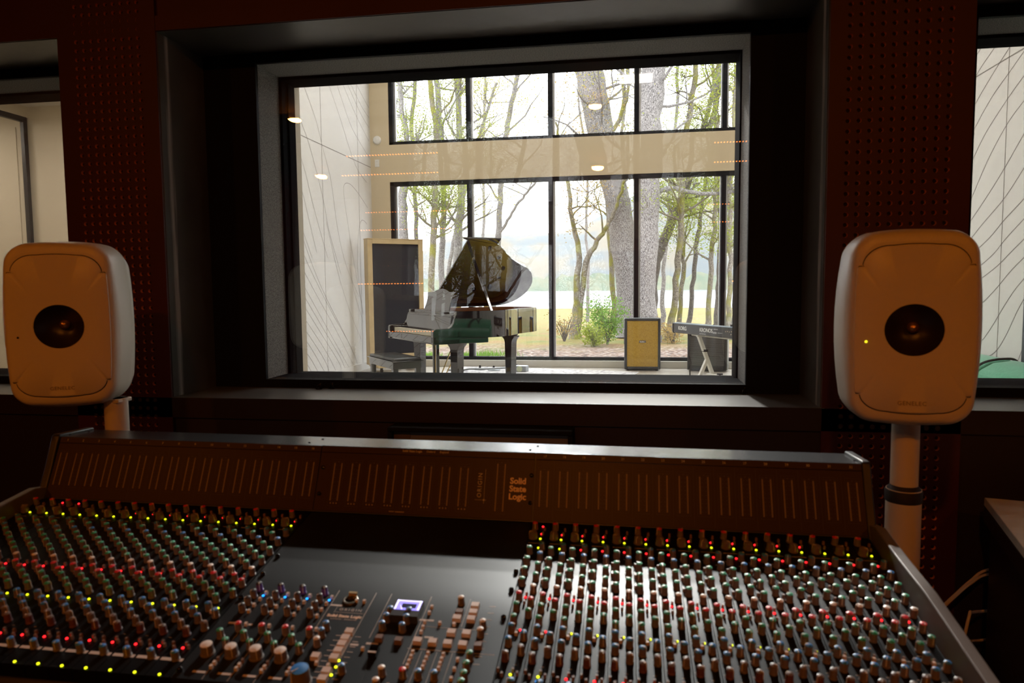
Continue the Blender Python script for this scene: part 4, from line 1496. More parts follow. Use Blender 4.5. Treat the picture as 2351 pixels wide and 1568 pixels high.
# bench
bn = thing('piano_bench', 'black piano bench with a padded leather seat in front of the piano', 'bench', (-2.780, 8.281, FL), PR)
MB().box(-.425, .425, -.175, .175, .365, .445).build('apron', M_LACQ, bn, bevel=.004)
MB().box(-.445, .445, -.195, .195, .445, .458).build('seat_board', M_LACQ, bn, bevel=.003)
MB().box(-.43, .43, -.18, .18, .458, .49, 0, None, .95).build('cushion', mat('black_leather', (0.02, 0.022, 0.022), .3), bn, bevel=.014, seg=3)
for sx in (-1, 1):
    for sy in (-1, 1):
        l = MB().box(-.03, .03, -.03, .03, 0, .37).build('leg', M_LACQ, bn, bevel=.004)
        l.location = (sx * .39, sy * .14, 0)

# acoustic baffle on casters
M_BIRCH = mat('pale_birch_wood', (0.5583, 0.4306, 0.2392), 0.5, noise=(9, (0.4945, 0.3669, 0.1914), .4, .7))
M_DARKFAB = mat('dark_blue_fabric', (0.0154, 0.0187, 0.0264), 0.9)
gb = thing('acoustic_baffle', 'tall acoustic baffle of dark fabric in a birch frame on casters', 'acoustic baffle', (-3.62, 10.86, FL), math.radians(37))
fr = MB()
for a, b, c, d in ((-.45, -.375, .11, 2.06), (.375, .45, .11, 2.06), (-.375, .375, 1.985, 2.06), (-.375, .375, .11, .27)):
    fr.box(a, b, -.10, .10, c, d)
fr.box(-.462, .462, -.114, -.10, .10, .125).box(-.455, .455, -.106, .106, 2.055, 2.066)
fr.build('frame', M_BIRCH, gb, bevel=.003)
MB().box(-.375, .375, -.075, .075, .27, 1.985).build('fabric_panel', M_DARKFAB, gb)
for sx in (-1, 1):
    ft = MB().box(sx * .30 - .07, sx * .30 + .07, -.24, .24, .07, .11).box(sx * .30 - .06, sx * .30 + .06, -.21, .21, .11, .13).build('foot', M_BIRCH, gb, bevel=.006)
    for sy in (-1, 1):
        c = MB().lathe([(.026, -.010), (.026, .010)], 14, M=Matrix.Translation((sx * .30, sy * .19, .026)) @ Matrix.Rotation(PI / 2, 4, 'X')).box(sx * .30 - .018, sx * .30 + .018, sy * .19 - .014, sy * .19 + .014, .045, .07)
        c.build('caster', M_STRAP, ft)

# guitar cabinet with a tweed coloured grille
gc = thing('guitar_cabinet', 'tall guitar cabinet with a mustard woven grille in front of the window', 'speaker cabinet', (.236, 11.06, FL), math.radians(1))
M_TOLEX = mat('dark_blue_grey_tolex', (0.0220, 0.0264, 0.0308), 0.5, bump=(160, .2))
M_MUST = mat('mustard_grille_cloth', (0.4626, 0.3030, 0.0558), 0.85, noise=(130, (0.3509, 0.2153, 0.0319), .4, .6, 2))
mb = MB()
for a, b, c, d in ((-.272, -.232, .022, .805), (.232, .272, .022, .805), (-.232, .232, .765, .805), (-.232, .232, .022, .064)):
    mb.box(a, b, 0, .30, c, d)
mb.box(-.232, .232, .27, .30, .064, .765)
mb.build('shell', M_TOLEX, gc, bevel=.012, seg=3)
MB().box(-.232, .232, .012, .026, .064, .765).build('grille_cloth', M_MUST, gc)
lg = MB().box(-.052, .052, .004, .012, .430, .466).build('name_plate', M_STRAP, gc, bevel=.005)
MB().box(-.047, .047, .0025, .004, .435, .437).box(-.047, .047, .0025, .004, .459, .461).box(-.047, -.045, .0025, .004, .437, .459).box(.045, .047, .0025, .004, .437, .459).build('plate_rim', M_KLINE, lg)
MB().box(-.036, -.028, .003, .004, .440, .457).box(-.026, -.008, .003, .004, .441, .450).box(-.006, .004, .003, .004, .440, .455).box(.007, .032, .003, .004, .442, .450).build('script_marks', M_KLINE, lg)
for z in (.50,):
    MB().box(-.278, -.272, .08, .20, z - .10, z + .13).build('side_handle', M_STRAP, gc, bevel=.004)
for sx in (-1, 1):
    for y in (.04, .26):
        MB().box(sx * .22 - .02, sx * .22 + .02, y - .02, y + .02, 0, .022).build('foot', M_STRAP, gc, bevel=.004)

# dark amplifier behind the keyboard
am = thing('guitar_amplifier', 'dark amplifier with a ribbed grey grille behind the synthesizer stand', 'amplifier', (1.185, 11.02, FL), math.radians(-12))
mb = MB()
for a, b, c, d in ((-.285, -.255, .02, .58), (.255, .285, .02, .58), (-.255, .255, .55, .58), (-.255, .255, .02, .085)):
    mb.box(a, b, 0, .28, c, d)
mb.box(-.255, .255, .25, .28, .085, .55)
mb.build('shell', mat('black_tolex', (0.020, 0.021, 0.023), .5), am, bevel=.010)
gr = MB()
gr.box(-.255, .255, .018, .03, .085, .55, 0)
for k in range(30):
    z = .090 + k * .0153
    gr.box(-.253, .253, .012, .018, z, z + .007, 1)
gr.build('grille', [mat('dark_grille_gap', (0.03, 0.03, 0.032), .7), mat('grey_grille_rib', (0.13, 0.13, 0.125), .6)], am)
MB().box(.285, .300, .02, .26, .03, .57).build('side_panel', mat('grey_side_panel', (0.22, 0.23, 0.21), .5), am, bevel=.004)

# synthesizer on an A frame stand
SA = math.atan2(8.1 - 9.28, 1.21 - .58)
sy = thing('synthesizer', 'dark grey synthesizer seen from behind on the white stand', 'synthesizer', (.58, 9.28, .852), SA)
M_SYN = mat('dark_grey_synth', (0.045, 0.047, 0.048), .4)
M_SYNTOP = mat('blue_grey_synth_top', (0.16, 0.21, 0.27), .3, .4)
mb = MB()
SL = 1.48
mb.prism([(0, .012), (.016, 0), (.33, 0), (.35, .02), (.35, .075), (.30, .085), (.06, .128), (.0, .122)], .012, SL, 'x', 0)
mb.build('body', M_SYN, sy, bevel=.003)
MB().prism([(-.004, .118), (-.004, .126), (.06, .134), (.30, .092), (.30, .084), (.06, .126)], .0, SL, 'x').build('top_panel', M_SYNTOP, sy, bevel=.002)
MB().prism([(-.004, .012), (.010, -.004), (.335, -.004), (.352, .02), (.352, .08), (.06, .132), (-.004, .126)], -.018, .014, 'x').build('end_cheek', mat('black_end_cheek', (0.016, 0.017, 0.018), .35), sy, bevel=.006)
RX = Matrix.Rotation(PI / 2, 4, 'X')
M_SYNINK = mat('white_synth_print', (0.80, 0.80, 0.78), .5)
on(text_mesh('KORG', .066, M_SYNINK, offset=.0016), 'lettering', sy, Matrix.Translation((.215, -.001, .064)) @ RX)
on(text_mesh('KRONOS', .066, M_SYNINK, offset=.0006, spacing=.95), 'lettering', sy, Matrix.Translation((.720, -.001, .066)) @ RX)
on(text_mesh('MUSIC WORKSTATION', .012, M_SYNINK), 'lettering', sy, Matrix.Translation((.650, -.001, .022)) @ RX)
jk = MB()
for k in range(10):
    jk.lathe([(.006, 0), (.006, .004), (.003, .004)], 10, M=Matrix.Translation((1.10 + k * .036, 0, .078 if k % 2 else .074)) @ RX)
for k in range(6):
    jk.lathe([(.005, 0), (.005, .004), (.003, .004)], 10, M=Matrix.Translation((1.20 + k * .036, 0, .045)) @ RX)
jk.build('jack_sockets', mat('pale_jack', (0.62, 0.48, 0.34), .4), sy)
MB().box(.855, .93, -.0015, 0, .038, .058).box(.95, 1.04, -.0015, 0, .046, .054).box(.87, .95, -.0015, 0, .083, .095).build('panel_marks', mat('grey_print', (0.35, 0.35, 0.35), .5), sy)
sl = MB()
for k in range(9):
    sl.box(1.115 + k * .034, 1.129 + k * .034, .05, .07, .130, .152)
sl.build('slider_caps', M_STRAP, sy)
on(MB().lathe([(.006, 0), (.006, .014)], 8).mesh('knob', [M_STRAP]), 'knob', sy, Matrix.Translation((.80, .05, .128)))

# stand: tubular A frame under the far end, second one further along, lower tier
M_TUBE = mat('cream_stand_tube', (0.6380, 0.6141, 0.5423), .35)
ks = thing('keyboard_stand', 'white tubular A frame stand under the synthesizer', 'stand', (.58, 9.28, FL), SA)
up = MB()


def u(px, py, d=0.0):
    """a point of the stand: along the synthesizer, in the vertical plane through its middle"""
    return px, d, py


for s0, nm in ((.47, 'leg_frame'), (1.42, 'leg_frame')):
    f = MB()
    f.bar((s0, .04, .690), (s0, .30, .690), .045, .028)
    f.bar((s0, .07, .685), (s0, .355, .0), .045, .042)
    f.bar((s0, .190, .40), (s0, -.01, .0), .042, .040)
    f.build(nm, M_TUBE, ks, bevel=.006)
    kn = MB().lathe([(.026, 0), (.030, .010), (.026, .03)], 12, M=Matrix.Translation((s0 - .02, .21, .43)) @ Matrix.Rotation(-PI / 2, 4, 'Y')).box(s0 - .026, s0 + .026, .125, .185, .49, .52)
    kn.build('clamp', M_STRAP, ks, bevel=.003)
MB().bar((.20, .16, .688), (1.46, .16, .688), .045, .030).build('top_rail', M_TUBE, ks, bevel=.005)
MB().box(.15, .20, .13, .19, .665, .703).build('rail_end', M_STRAP, ks, bevel=.003)
MB().bar((.47, .20, .205), (1.42, .20, .205), .045, .040).build('cross_bar', M_TUBE, ks, bevel=.005)
MB().box(1.06, 1.075, .1755, .1775, .195, .215).box(1.085, 1.15, .1755, .1775, .198, .206).build('printed_marks', M_STRAP, ks)
MB().lathe([(.035, 0), (.035, .015)], 12, M=Matrix.Translation((.72, .20, .235))).box(.715, .725, .195, .205, .22, .24).build('knob', M_STRAP, ks)

kb2 = thing('small_keyboard', 'end of a small dark keyboard on the lower tier right of the stand', 'keyboard', (1.27, 8.72, .60), SA + .15)
MB().box(.0, .5, 0, .22, 0, .075).build('body', M_SYN, kb2, bevel=.008)
MB().box(.004, .5, .01, .21, .075, .082).build('top_panel', mat('white_keys_top', (0.75, 0.75, 0.74), .35), kb2, bevel=.002)
br = thing('tier_bracket', 'grey bracket with a black tip under the right part of the synthesizer', 'bracket', (1.27, 8.72, .775), SA + .15)
MB().box(.0, .4, 0, .05, 0, .045).build('arm', M_TUBE, br, bevel=.004)
MB().box(-.035, .0, -.004, .054, -.006, .05).build('tip', M_STRAP, br, bevel=.004)

c10 = lambda x, y: (1530 + x / 10.455, 720 + y / 10.455)
P = [at(*c10(x, y), 9.02 - .0 * i) for i, (x, y) in enumerate([(700, 370), (640, 370), (560, 395), (525, 450), (520, 530), (555, 640), (545, 800), (530, 940), (560, 1060), (590, 1180), (565, 1300), (560, 1420), (566, 1560)])]
P[0] = at(*c10(700, 370), 9.06)
q = P[-1].copy()
for z in (.40, .25, .16):
    P.append(Vector((q.x + .02 * (0.4 - z), q.y, z)))
P.append(Vector((q.x + .25, q.y + .2, .156)))
tag(MB().tube([Vector(p) for p in smooth_poly([tuple(p) for p in P], 4)], .0055, 6).build('audio_cable', M_STRAP), 'thin black cable hanging from the back of the synthesizer to the floor', 'cable')

# rug, cable and boxes behind the piano
M_RUG = mat('pale_patterned_rug', (0.6380, 0.6300, 0.6220), .9, noise=(16, (0.2871, 0.2791, 0.3030), .50, .62, 6))
rg = MB().box(-1.45, 1.45, -1.2, 1.2, 0, .008).build('rug', M_RUG)
rg.location, rg.rotation_euler = (-1.49, 10.02, FL), (0, 0, math.radians(-13))
tag(rg, 'pale patterned rug on the floor behind and under the piano', 'rug')
M_GREYMETAL = mat('grey_metal', (0.30, 0.32, 0.33), .4, .4)
P = [(-2.75, 10.72), (-2.4, 10.70), (-2.15, 10.72), (-1.95, 10.82), (-1.75, 10.98), (-1.62, 11.02)]
cb = MB()
cb.tube([Vector((x, y, FL + .028 + .02 * (k > 3))) for k, (x, y) in enumerate(smooth_poly(P, 4)) for _ in (0,)], .016, 8)
tag(cb.build('floor_cable', M_GREYMETAL), 'thick grey cable on the rug behind the piano legs', 'cable')
for lab, x, y, s in (('small dark microphone stand foot on the rug, nearest the middle piano leg', -2.28, 10.95, 1.0), ('small dark microphone stand foot on the rug, midway behind the piano', -2.05, 10.90, 1.0),
                     ('small dark microphone stand foot on the rug, nearest the tail of the piano', -1.72, 11.12, 1.0)):
    t = thing('stand_foot', lab, 'stand foot', (x, y, FL + .008), group=None)
    MB().lathe([(.10, 0), (.10, .010), (.03, .02)], 20).build('base', M_GREYMETAL, t)
    MB().lathe([(.018, .02), (.018, .06), (.012, .07)], 12).build('clutch', M_STRAP, t)
t = thing('floor_box', 'grey connection box lying at the foot of the tail leg of the piano', 'box', (-1.60, 10.78, FL + .008), -.2)
MB().box(-.10, .10, -.07, .07, 0, .09).build('body', M_GREYMETAL, t, bevel=.01)
MB().lathe([(.045, 0), (.045, .012)], 18, M=Matrix.Translation((0, -.07, .045)) @ RX).build('lens', mat('pale_green_lens', (.55, .6, .4), .2), t)

# green sofa by the right wall
sf = thing('sofa', 'green fabric sofa with dark piping against the white panelled wall', 'sofa', (3.0, 6.2, FL), 0)
M_GREEN = mat('green_sofa_fabric', (0.0558, 0.2712, 0.1595), .9, noise=(60, (0.0798, 0.3350, 0.2073), .4, .65), sheen=.3)
MB().box(-.95, -.02, -1.15, 1.15, .10, .40).build('base', M_GREEN, sf, bevel=.03, seg=3)
for k in range(2):
    y0 = -1.0 + k * 1.0
    MB().box(-.95, -.28, y0 + .005, y0 + .995, .40, .54).build('seat_cushion', M_GREEN, sf, bevel=.04, seg=3)
for a, b in ((-1.0, -.16), (-.14, 1.0)):
    cu = MB().prism([(-.34, .48), (-.06, .48), (-.02, .68), (-.06, .70), (-.20, .68), (-.30, .62)], 0, b - a, 'y').build('back_cushion', M_GREEN, sf, bevel=.03, seg=3)
    cu.location = (0, a, 0)
    MB().tube([Vector(v_) for v_ in smooth_poly([(-.345, 0, .50), (-.325, 0, .60), (-.27, 0, .665), (-.18, 0, .698), (-.06, 0, .708), (-.015, 0, .69)], 5)], .010, 6).build('piping', M_STRAP, cu)
for y in (-1.15, 1.0):
    MB().box(-.95, -.02, y, y + .15, .10, .60).build('armrest', M_GREEN, sf, bevel=.04, seg=3)
for x in (-.88, -.10):
    for y in (-1.05, 1.05):
        MB().box(x - .03, x + .03, y - .03, y + .03, 0, .10, 0).build('leg', M_STRAP, sf)

# small wall fittings of the live room
M_PLASTIC = mat('white_plastic', (0.6779, 0.6699, 0.6540), .35)
t = thing('smoke_detector', 'round white detector on the beige wall left of the upper window', 'detector', (-4.057, LY1, 3.874))
MB().lathe([(.068, 0), (.068, .018), (.052, .034), (.0001, .036)], 28, M=RX, caps=False).build('housing', M_PLASTIC, t)
MB().lathe([(.030, .0345), (.030, .040), (.022, .044), (.0001, .044)], 20, M=Matrix.Translation((.006, 0, .006)) @ RX, caps=False).build('cap', M_PLASTIC, t)
MB().box(-.058, -.048, -.030, -.018, -.006, .010).build('vent', M_GREYMETAL, t)


def outlet(lab, M):
    t = thing('power_outlet', lab, 'outlet')
    t.matrix_world = M
    MB().box(-.038, .038, -.008, 0, -.060, .060).build('cover_plate', M_PLASTIC, t, bevel=.003)
    for z in (-.026, .026):
        s = MB().box(-.018, .018, -.011, -.008, z - .017, z + .017).build('socket', M_PLASTIC, t, bevel=.003)
        MB().box(-.010, -.006, -.0116, -.011, z - .006, z + .007).box(.006, .010, -.0116, -.011, z - .006, z + .007).build('slot', M_GREYMETAL, s)


outlet('white power outlet high on the beige wall under the round detector', Matrix.Translation((-4.067, LY1, 3.501)))
outlet('white power outlet low on the white panelled wall beside the baffle', Matrix.Translation((LX0, 10.55, .48)) @ Matrix.Rotation(PI / 2, 4, 'Z'))

# ------------------------------------------------------------------ outside: ground, lake, hills, trees
def ground_mat():
    m = mat('spring_ground', (.5, .4, .1), .95)
    nt = m.node_tree
    b = nt.nodes['Principled BSDF']
    g = nt.nodes.new('ShaderNodeNewGeometry')
    sx = nt.nodes.new('ShaderNodeSeparateXYZ')
    nt.links.new(g.outputs['Position'], sx.inputs[0])

    def noise(scale, d):
        n = nt.nodes.new('ShaderNodeTexNoise')
        n.inputs['Scale'].default_value, n.inputs['Detail'].default_value = scale, d
        nt.links.new(g.outputs['Position'], n.inputs['Vector'])
        return n.outputs[0]

    def ramp(src, stops):
        r = nt.nodes.new('ShaderNodeValToRGB')
        els = r.color_ramp.elements
        while len(els) < len(stops):
            els.new(.5)
        for e, (p, c) in zip(els, stops):
            e.position, e.color = p, (*c, 1)
        nt.links.new(src, r.inputs[0])
        return r.outputs[0]
    mulch = ramp(noise(11, 9), [(.40, (0.0205, 0.0102, 0.0061)), (.47, (0.1127, 0.0564, 0.0307)), (.54, (0.1742, 0.1127, 0.0769)), (.60, (0.2460, 0.2152, 0.1947))])
    lawn = ramp(noise(.9, 7), [(.34, (0.0769, 0.1025, 0.0102)), (.46, (0.1486, 0.1281, 0.0154)), (.56, (0.1742, 0.1148, 0.0205)), (.68, (0.1742, 0.0922, 0.0256))])
    mp = nt.nodes.new('ShaderNodeMath')
    mp.operation = 'MULTIPLY_ADD'
    nt.links.new(noise(.6, 3), mp.inputs[0])
    mp.inputs[1].default_value = 5.0
    nt.links.new(sx.outputs['Y'], mp.inputs[2])
    mr = nt.nodes.new('ShaderNodeMapRange')
    mr.inputs['From Min'].default_value, mr.inputs['From Max'].default_value = 18.6, 20.6
    nt.links.new(mp.outputs[0], mr.inputs[0])
    mx = nt.nodes.new('ShaderNodeMix')
    mx.data_type = 'RGBA'
    nt.links.new(mr.outputs[0], mx.inputs[0])
    nt.links.new(mulch, mx.inputs[6])
    nt.links.new(lawn, mx.inputs[7])
    nt.links.new(mx.outputs[2], b.inputs['Base Color'])
    return m


def gz(y):
    """height of the ground at depth y"""
    if y < 22:
        return .02
    return .02 - 1.45 * min(1, (y - 22) / 70.0)


mb = MB()
ys = [11.68, 13, 15, 18, 22, 27, 35, 50, 70, 92, 140]
xs = [-90, -40, -20, -10, -5, 0, 5, 10, 20, 40, 90]
for y in ys:
    for x in xs:
        mb.v.append((x, y, gz(y) if y < 100 else -2.2))
n = len(xs)
for j in range(len(ys) - 1):
    for i in range(n - 1):
        mb.f.append((j * n + i, j * n + i + 1, (j + 1) * n + i + 1, (j + 1) * n + i))
        mb.m.append(0)
        mb.sm.append(True)
struct(mb.build('ground', ground_mat(), fix=False))
mb = MB().quad((-400, 95, -1.46), (400, 95, -1.46), (400, 520, -1.46), (-400, 520, -1.46))
struct(mb.build('lake', mat('lake_water', (0.1537, 0.1691, 0.1845), .25, spec=.9, bump=(.5, .3)), fix=False))
rr = random.Random(11)
M_HILL = mat('misty_hill', (0.1281, 0.1435, 0.1486), .95, noise=(.035, (0.1691, 0.1537, 0.1230), .42, .62, 9))  # mist is put into the pale hill colour, no haze is built
M_SHORE = mat('far_shore_trees', (0.1025, 0.1281, 0.0922), .95, noise=(.12, (0.1435, 0.1486, 0.1025), .40, .62, 8))
mb = MB()
N = 90
prof = []
for i in range(N):
    x = -420 + i * 840 / (N - 1)
    h = 52 + 30 * math.sin(x * .011 + 1.0) + 13 * math.sin(x * .031) + rr.uniform(-1.5, 1.5)
    prof.append((x, max(18, h)))
L = 7
for j in range(L):
    t = j / (L - 1)
    for x, h in prof:
        mb.v.append((x, 500 + 130 * t, -1.6 + h * math.sin(t * PI / 2) + rr.uniform(-1, 1) * (j > 0)))
for j in range(L - 1):
    for i in range(N - 1):
        mb.f.append((j * N + i, j * N + i + 1, (j + 1) * N + i + 1, (j + 1) * N + i))
        mb.m.append(0)
        mb.sm.append(False)
struct(mb.build('hills', M_HILL, fix=False))
mb = MB()
for j in range(3):
    for i in range(160):
        x = -330 + i * 660 / 159
        mb.v.append((x, 470 + 8 * j, (-1.6, 3.0, 7.5)[j] + (rr.uniform(-1.6, 3.0) if j else 0)))
for j in range(2):
    for i in range(159):
        mb.f.append((j * 160 + i, j * 160 + i + 1, (j + 1) * 160 + i + 1, (j + 1) * 160 + i))
        mb.m.append(0)
        mb.sm.append(False)
struct(mb.build('far_shore', M_SHORE, fix=False))


def bark(name, dark, light, moss=None):
    m = mat(name, dark, .95)
    nt = m.node_tree
    b = nt.nodes['Principled BSDF']
    tc = nt.nodes.new('ShaderNodeTexCoord')
    mp = nt.nodes.new('ShaderNodeMapping')
    mp.inputs['Scale'].default_value = (1, 1, .30)
    nt.links.new(tc.outputs['Object'], mp.inputs[0])
    n = nt.nodes.new('ShaderNodeTexNoise')
    n.inputs['Scale'].default_value, n.inputs['Detail'].default_value = 85, 7
    nt.links.new(mp.outputs[0], n.inputs['Vector'])
    r = nt.nodes.new('ShaderNodeValToRGB')
    r.color_ramp.elements[0].position, r.color_ramp.elements[0].color = .36, (*dark, 1)
    r.color_ramp.elements[1].position, r.color_ramp.elements[1].color = .64, (*light, 1)
    nt.links.new(n.outputs[0], r.inputs[0])
    out = r.outputs[0]
    if moss:
        n2 = nt.nodes.new('ShaderNodeTexNoise')
        n2.inputs['Scale'].default_value, n2.inputs['Detail'].default_value = 3.5, 4
        nt.links.new(tc.outputs['Object'], n2.inputs['Vector'])
        r2 = nt.nodes.new('ShaderNodeValToRGB')
        r2.color_ramp.elements[0].position, r2.color_ramp.elements[1].position = .46, .60
        nt.links.new(n2.outputs[0], r2.inputs[0])
        mx = nt.nodes.new('ShaderNodeMix')
        mx.data_type = 'RGBA'
        nt.links.new(r2.outputs[0], mx.inputs[0])
        nt.links.new(out, mx.inputs[6])
        mx.inputs[7].default_value = (*moss, 1)
        out = mx.outputs[2]
    nt.links.new(out, b.inputs['Base Color'])
    bp = nt.nodes.new('ShaderNodeBump')
    bp.inputs['Strength'].default_value = .7
    bp.inputs['Distance'].default_value = .03
    nt.links.new(n.outputs[0], bp.inputs['Height'])
    nt.links.new(bp.outputs[0], b.inputs['Normal'])
    return m


BK = {'grey': bark('grey_bark', (0.0307, 0.0266, 0.0256), (0.3382, 0.3126, 0.3024)), 'moss': bark('mossy_bark', (0.0307, 0.0225, 0.0164), (0.2562, 0.2255, 0.1742), (0.1537, 0.1435, 0.0256)),
      'dark': bark('dark_bark', (0.0143, 0.0113, 0.0102), (0.1640, 0.1435, 0.1281)), 'pale': bark('pale_bark', (0.0615, 0.0461, 0.0359), (0.3280, 0.2972, 0.2562), (0.1845, 0.1742, 0.0615))}
LV = {'lime': mat('lime_leaf', (0.1947, 0.2357, 0.0307), .6), 'yellow': mat('yellow_leaf', (0.2460, 0.2357, 0.0461), .6), 'orange': mat('orange_leaf', (0.2665, 0.1845, 0.0717), .6), 'green': mat('fresh_leaf', (0.1025, 0.2050, 0.0256), .6)}
for m_ in LV.values():                                              # leaves let light through
    nt_ = m_.node_tree
    b_, o_ = nt_.nodes['Principled BSDF'], nt_.nodes['Material Output']
    tl_, mx_ = nt_.nodes.new('ShaderNodeBsdfTranslucent'), nt_.nodes.new('ShaderNodeMixShader')
    c_ = b_.inputs['Base Color'].default_value
    tl_.inputs[0].default_value = (min(1, c_[0] * 1.5), min(1, c_[1] * 1.5), c_[2] * 1.2, 1)
    mx_.inputs[0].default_value = .55
    nt_.links.new(b_.outputs[0], mx_.inputs[1])
    nt_.links.new(tl_.outputs[0], mx_.inputs[2])
    nt_.links.new(mx_.outputs[0], o_.inputs[0])


def leaf_cluster(mb, p, n, spread, size, R_):
    for _ in range(n):
        c = p + Vector((R_.gauss(0, spread), R_.gauss(0, spread), R_.gauss(0, spread * .7)))
        a = Vector((R_.uniform(-1, 1), R_.uniform(-1, 1), R_.uniform(-.6, .6))).normalized() * size * R_.uniform(.6, 1.2)
        b = a.cross(Vector((R_.uniform(-1, 1), R_.uniform(-1, 1), R_.uniform(-1, 1)))).normalized() * size * R_.uniform(.35, .6)
        mb.add([c - a, c + b, c + a, c - b], [(0, 1, 2, 3)], 0)


def branch(mb, lf, p, d, L, r, R_, depth, leafn, lsz):
    pts, rad = [p.copy()], [r]
    k = 5
    q = p.copy()
    dd = d.copy()
    for i in range(k):
        dd = (dd + Vector((R_.gauss(0, .22), R_.gauss(0, .22), R_.gauss(.05, .14)))).normalized()
        q = q + dd * L / k
        pts.append(q.copy())
        rad.append(r * (1 - .8 * (i + 1) / k))
    mb.tube(pts, rad, 5 if r > .02 else 4, 0)
    if depth > 0:
        for i in range(R_.randint(3, 5)):
            j = R_.randint(1, k)
            side = Vector((R_.uniform(-1, 1), R_.uniform(-1, 1), R_.uniform(-.2, .9))).normalized()
            branch(mb, lf, pts[j], (dd * .5 + side).normalized(), L * R_.uniform(.35, .6), rad[j] * .55 + .002, R_, depth - 1, leafn, lsz)
    if lf is not None:
        for j in range(2, k + 1):
            leaf_cluster(lf, pts[j], max(1, round(leafn * .55)), .16 + .09 * L, lsz * .60, R_)


def tree(name, label, stems, bk, lv, nbr, seed, leafn=5, lsz=.055, bL=2.0, tmin=.35, group='trees outside the big windows'):
    """stems: list of (Y, [(px, py, width px), ...]) from the ground up"""
    R_ = random.Random(seed)
    Y0, s0 = stems[0]
    p0 = at(s0[0][0], s0[0][1], Y0)
    base = Vector((p0.x, p0.y, gz(Y0)))
    t = thing(name, label, 'tree', base, 0, group)
    tm, lf = MB(), MB()
    for si, (Y, st) in enumerate(stems):
        k = Y / F_PX
        P = [at(x, y, Y) - base for x, y, w in st]
        Wd = [w * k * .5 for x, y, w in st]
        if si == 0:
            P[0].z = -.05
            Wd[0] *= 1.25
        sp = smooth_poly([tuple(p) + (w,) for p, w in zip(P, Wd)], 4)
        pts, rad = [Vector(q[:3]) for q in sp], [max(.012, q[3]) for q in sp]
        for i in range(1, len(pts) - 1):
            pts[i] = pts[i] + Vector((R_.gauss(0, .02), R_.gauss(0, .02), 0))
        tm.tube(pts, rad, 14 if max(rad) > .2 else 9, 0)
        for b in range(round(nbr * 1.4) if si == 0 else max(2, nbr // 2)):
            i = int(len(pts) * (tmin + (1 - tmin) * R_.random()))
            i = min(i, len(pts) - 1)
            a = R_.uniform(0, 2 * PI)
            d = Vector((math.cos(a), math.sin(a) * .7, R_.uniform(.15, .9))).normalized()
            branch(tm, lf if leafn else None, pts[i], d, bL * R_.uniform(.5, 1.1), min(rad[i] * .40, .04) + .006, R_, 2 if bL > 1.2 else 1, leafn, lsz)
    tm.build('trunk', BK[bk], t, fix=False)
    if lf.v:
        lf.build('foliage', LV[lv], t, fix=False)
    return t


T = tree
T('tall_tree', 'thick grey trunk leaning left, just left of the middle window mullion', [(20, [(1452, 800, 66), (1446, 690, 58), (1432, 560, 58), (1412, 440, 56), (1385, 330, 60), (1362, 215, 62), (1335, 100, 60), (1300, -20, 55), (1270, -140, 48)])], 'grey', 'yellow', 8, 1, 5, bL=2.6, tmin=.25)
T('tall_tree', 'thickest pale grey trunk, just right of the middle window mullion', [(18.5, [(1482, 805, 58), (1483, 700, 46), (1484, 600, 48), (1490, 430, 50), (1490, 300, 58), (1498, 190, 52), (1508, 80, 50), (1520, -60, 46), (1530, -180, 40)]),
  (18.6, [(1502, 450, 12), (1520, 438, 11), (1545, 432, 11), (1580, 440, 10), (1615, 445, 9), (1660, 443, 8), (1710, 438, 6)])], 'grey', 'yellow', 8, 2, 5, bL=2.4, tmin=.45)
T('twin_tree', 'slender tree forking low into two mossy stems left of the green shrub', [(19.5, [(1320, 788, 26), (1322, 730, 21), (1325, 660, 16), (1330, 590, 13), (1318, 520, 11), (1306, 440, 9), (1290, 360, 7), (1275, 280, 5)]),
  (19.5, [(1324, 760, 18), (1336, 680, 13), (1346, 600, 13), (1368, 560, 11), (1388, 530, 10), (1404, 500, 9), (1425, 440, 7), (1440, 380, 5)])], 'moss', 'orange', 7, 3, 3, bL=1.5, tmin=.45)
T('slender_tree', 'mossy slender trunk close on the left of the thick leaning trunk', [(23, [(1412, 790, 17), (1409, 700, 13), (1403, 600, 12), (1398, 520, 11), (1396, 430, 10), (1392, 340, 10), (1430, 250, 10), (1428, 140, 9), (1420, 0, 8)])], 'moss', 'yellow', 8, 4, 6, bL=2.0)
T('slender_tree', 'thin grey trunk between the leaning trunk and the mossy slender trunk', [(24, [(1428, 770, 10), (1424, 650, 9), (1420, 500, 8), (1414, 380, 7), (1440, 200, 7), (1445, 60, 6)])], 'grey', 'yellow', 5, 5, 5)
T('leaning_tree', 'dark trunk leaning to the right behind the thickest pale trunk', [(21, [(1490, 770, 24), (1500, 660, 22), (1508, 600, 22), (1526, 545, 22), (1542, 510, 20), (1566, 455, 16), (1585, 400, 14), (1605, 330, 12), (1640, 200, 10), (1675, 60, 8)])], 'dark', 'lime', 8, 6, 7, bL=2.0)
T('slender_tree', 'tall mossy trunk leaning right, left one of the pair behind the synthesizer end', [(19, [(1535, 795, 17), (1546, 710, 15), (1556, 620, 14), (1563, 540, 14), (1565, 470, 13), (1568, 400, 12), (1578, 300, 12), (1592, 200, 12), (1600, 100, 10), (1606, -30, 9)])], 'moss', 'lime', 8, 7, 8, bL=1.8)
T('slender_tree', 'mossy trunk close behind the left one of the pair at the synthesizer end', [(20.5, [(1553, 785, 11), (1562, 700, 10), (1569, 620, 10), (1569, 570, 9), (1566, 500, 8), (1556, 420, 7), (1548, 320, 6)])], 'moss', 'lime', 6, 8, 7, bL=1.4)
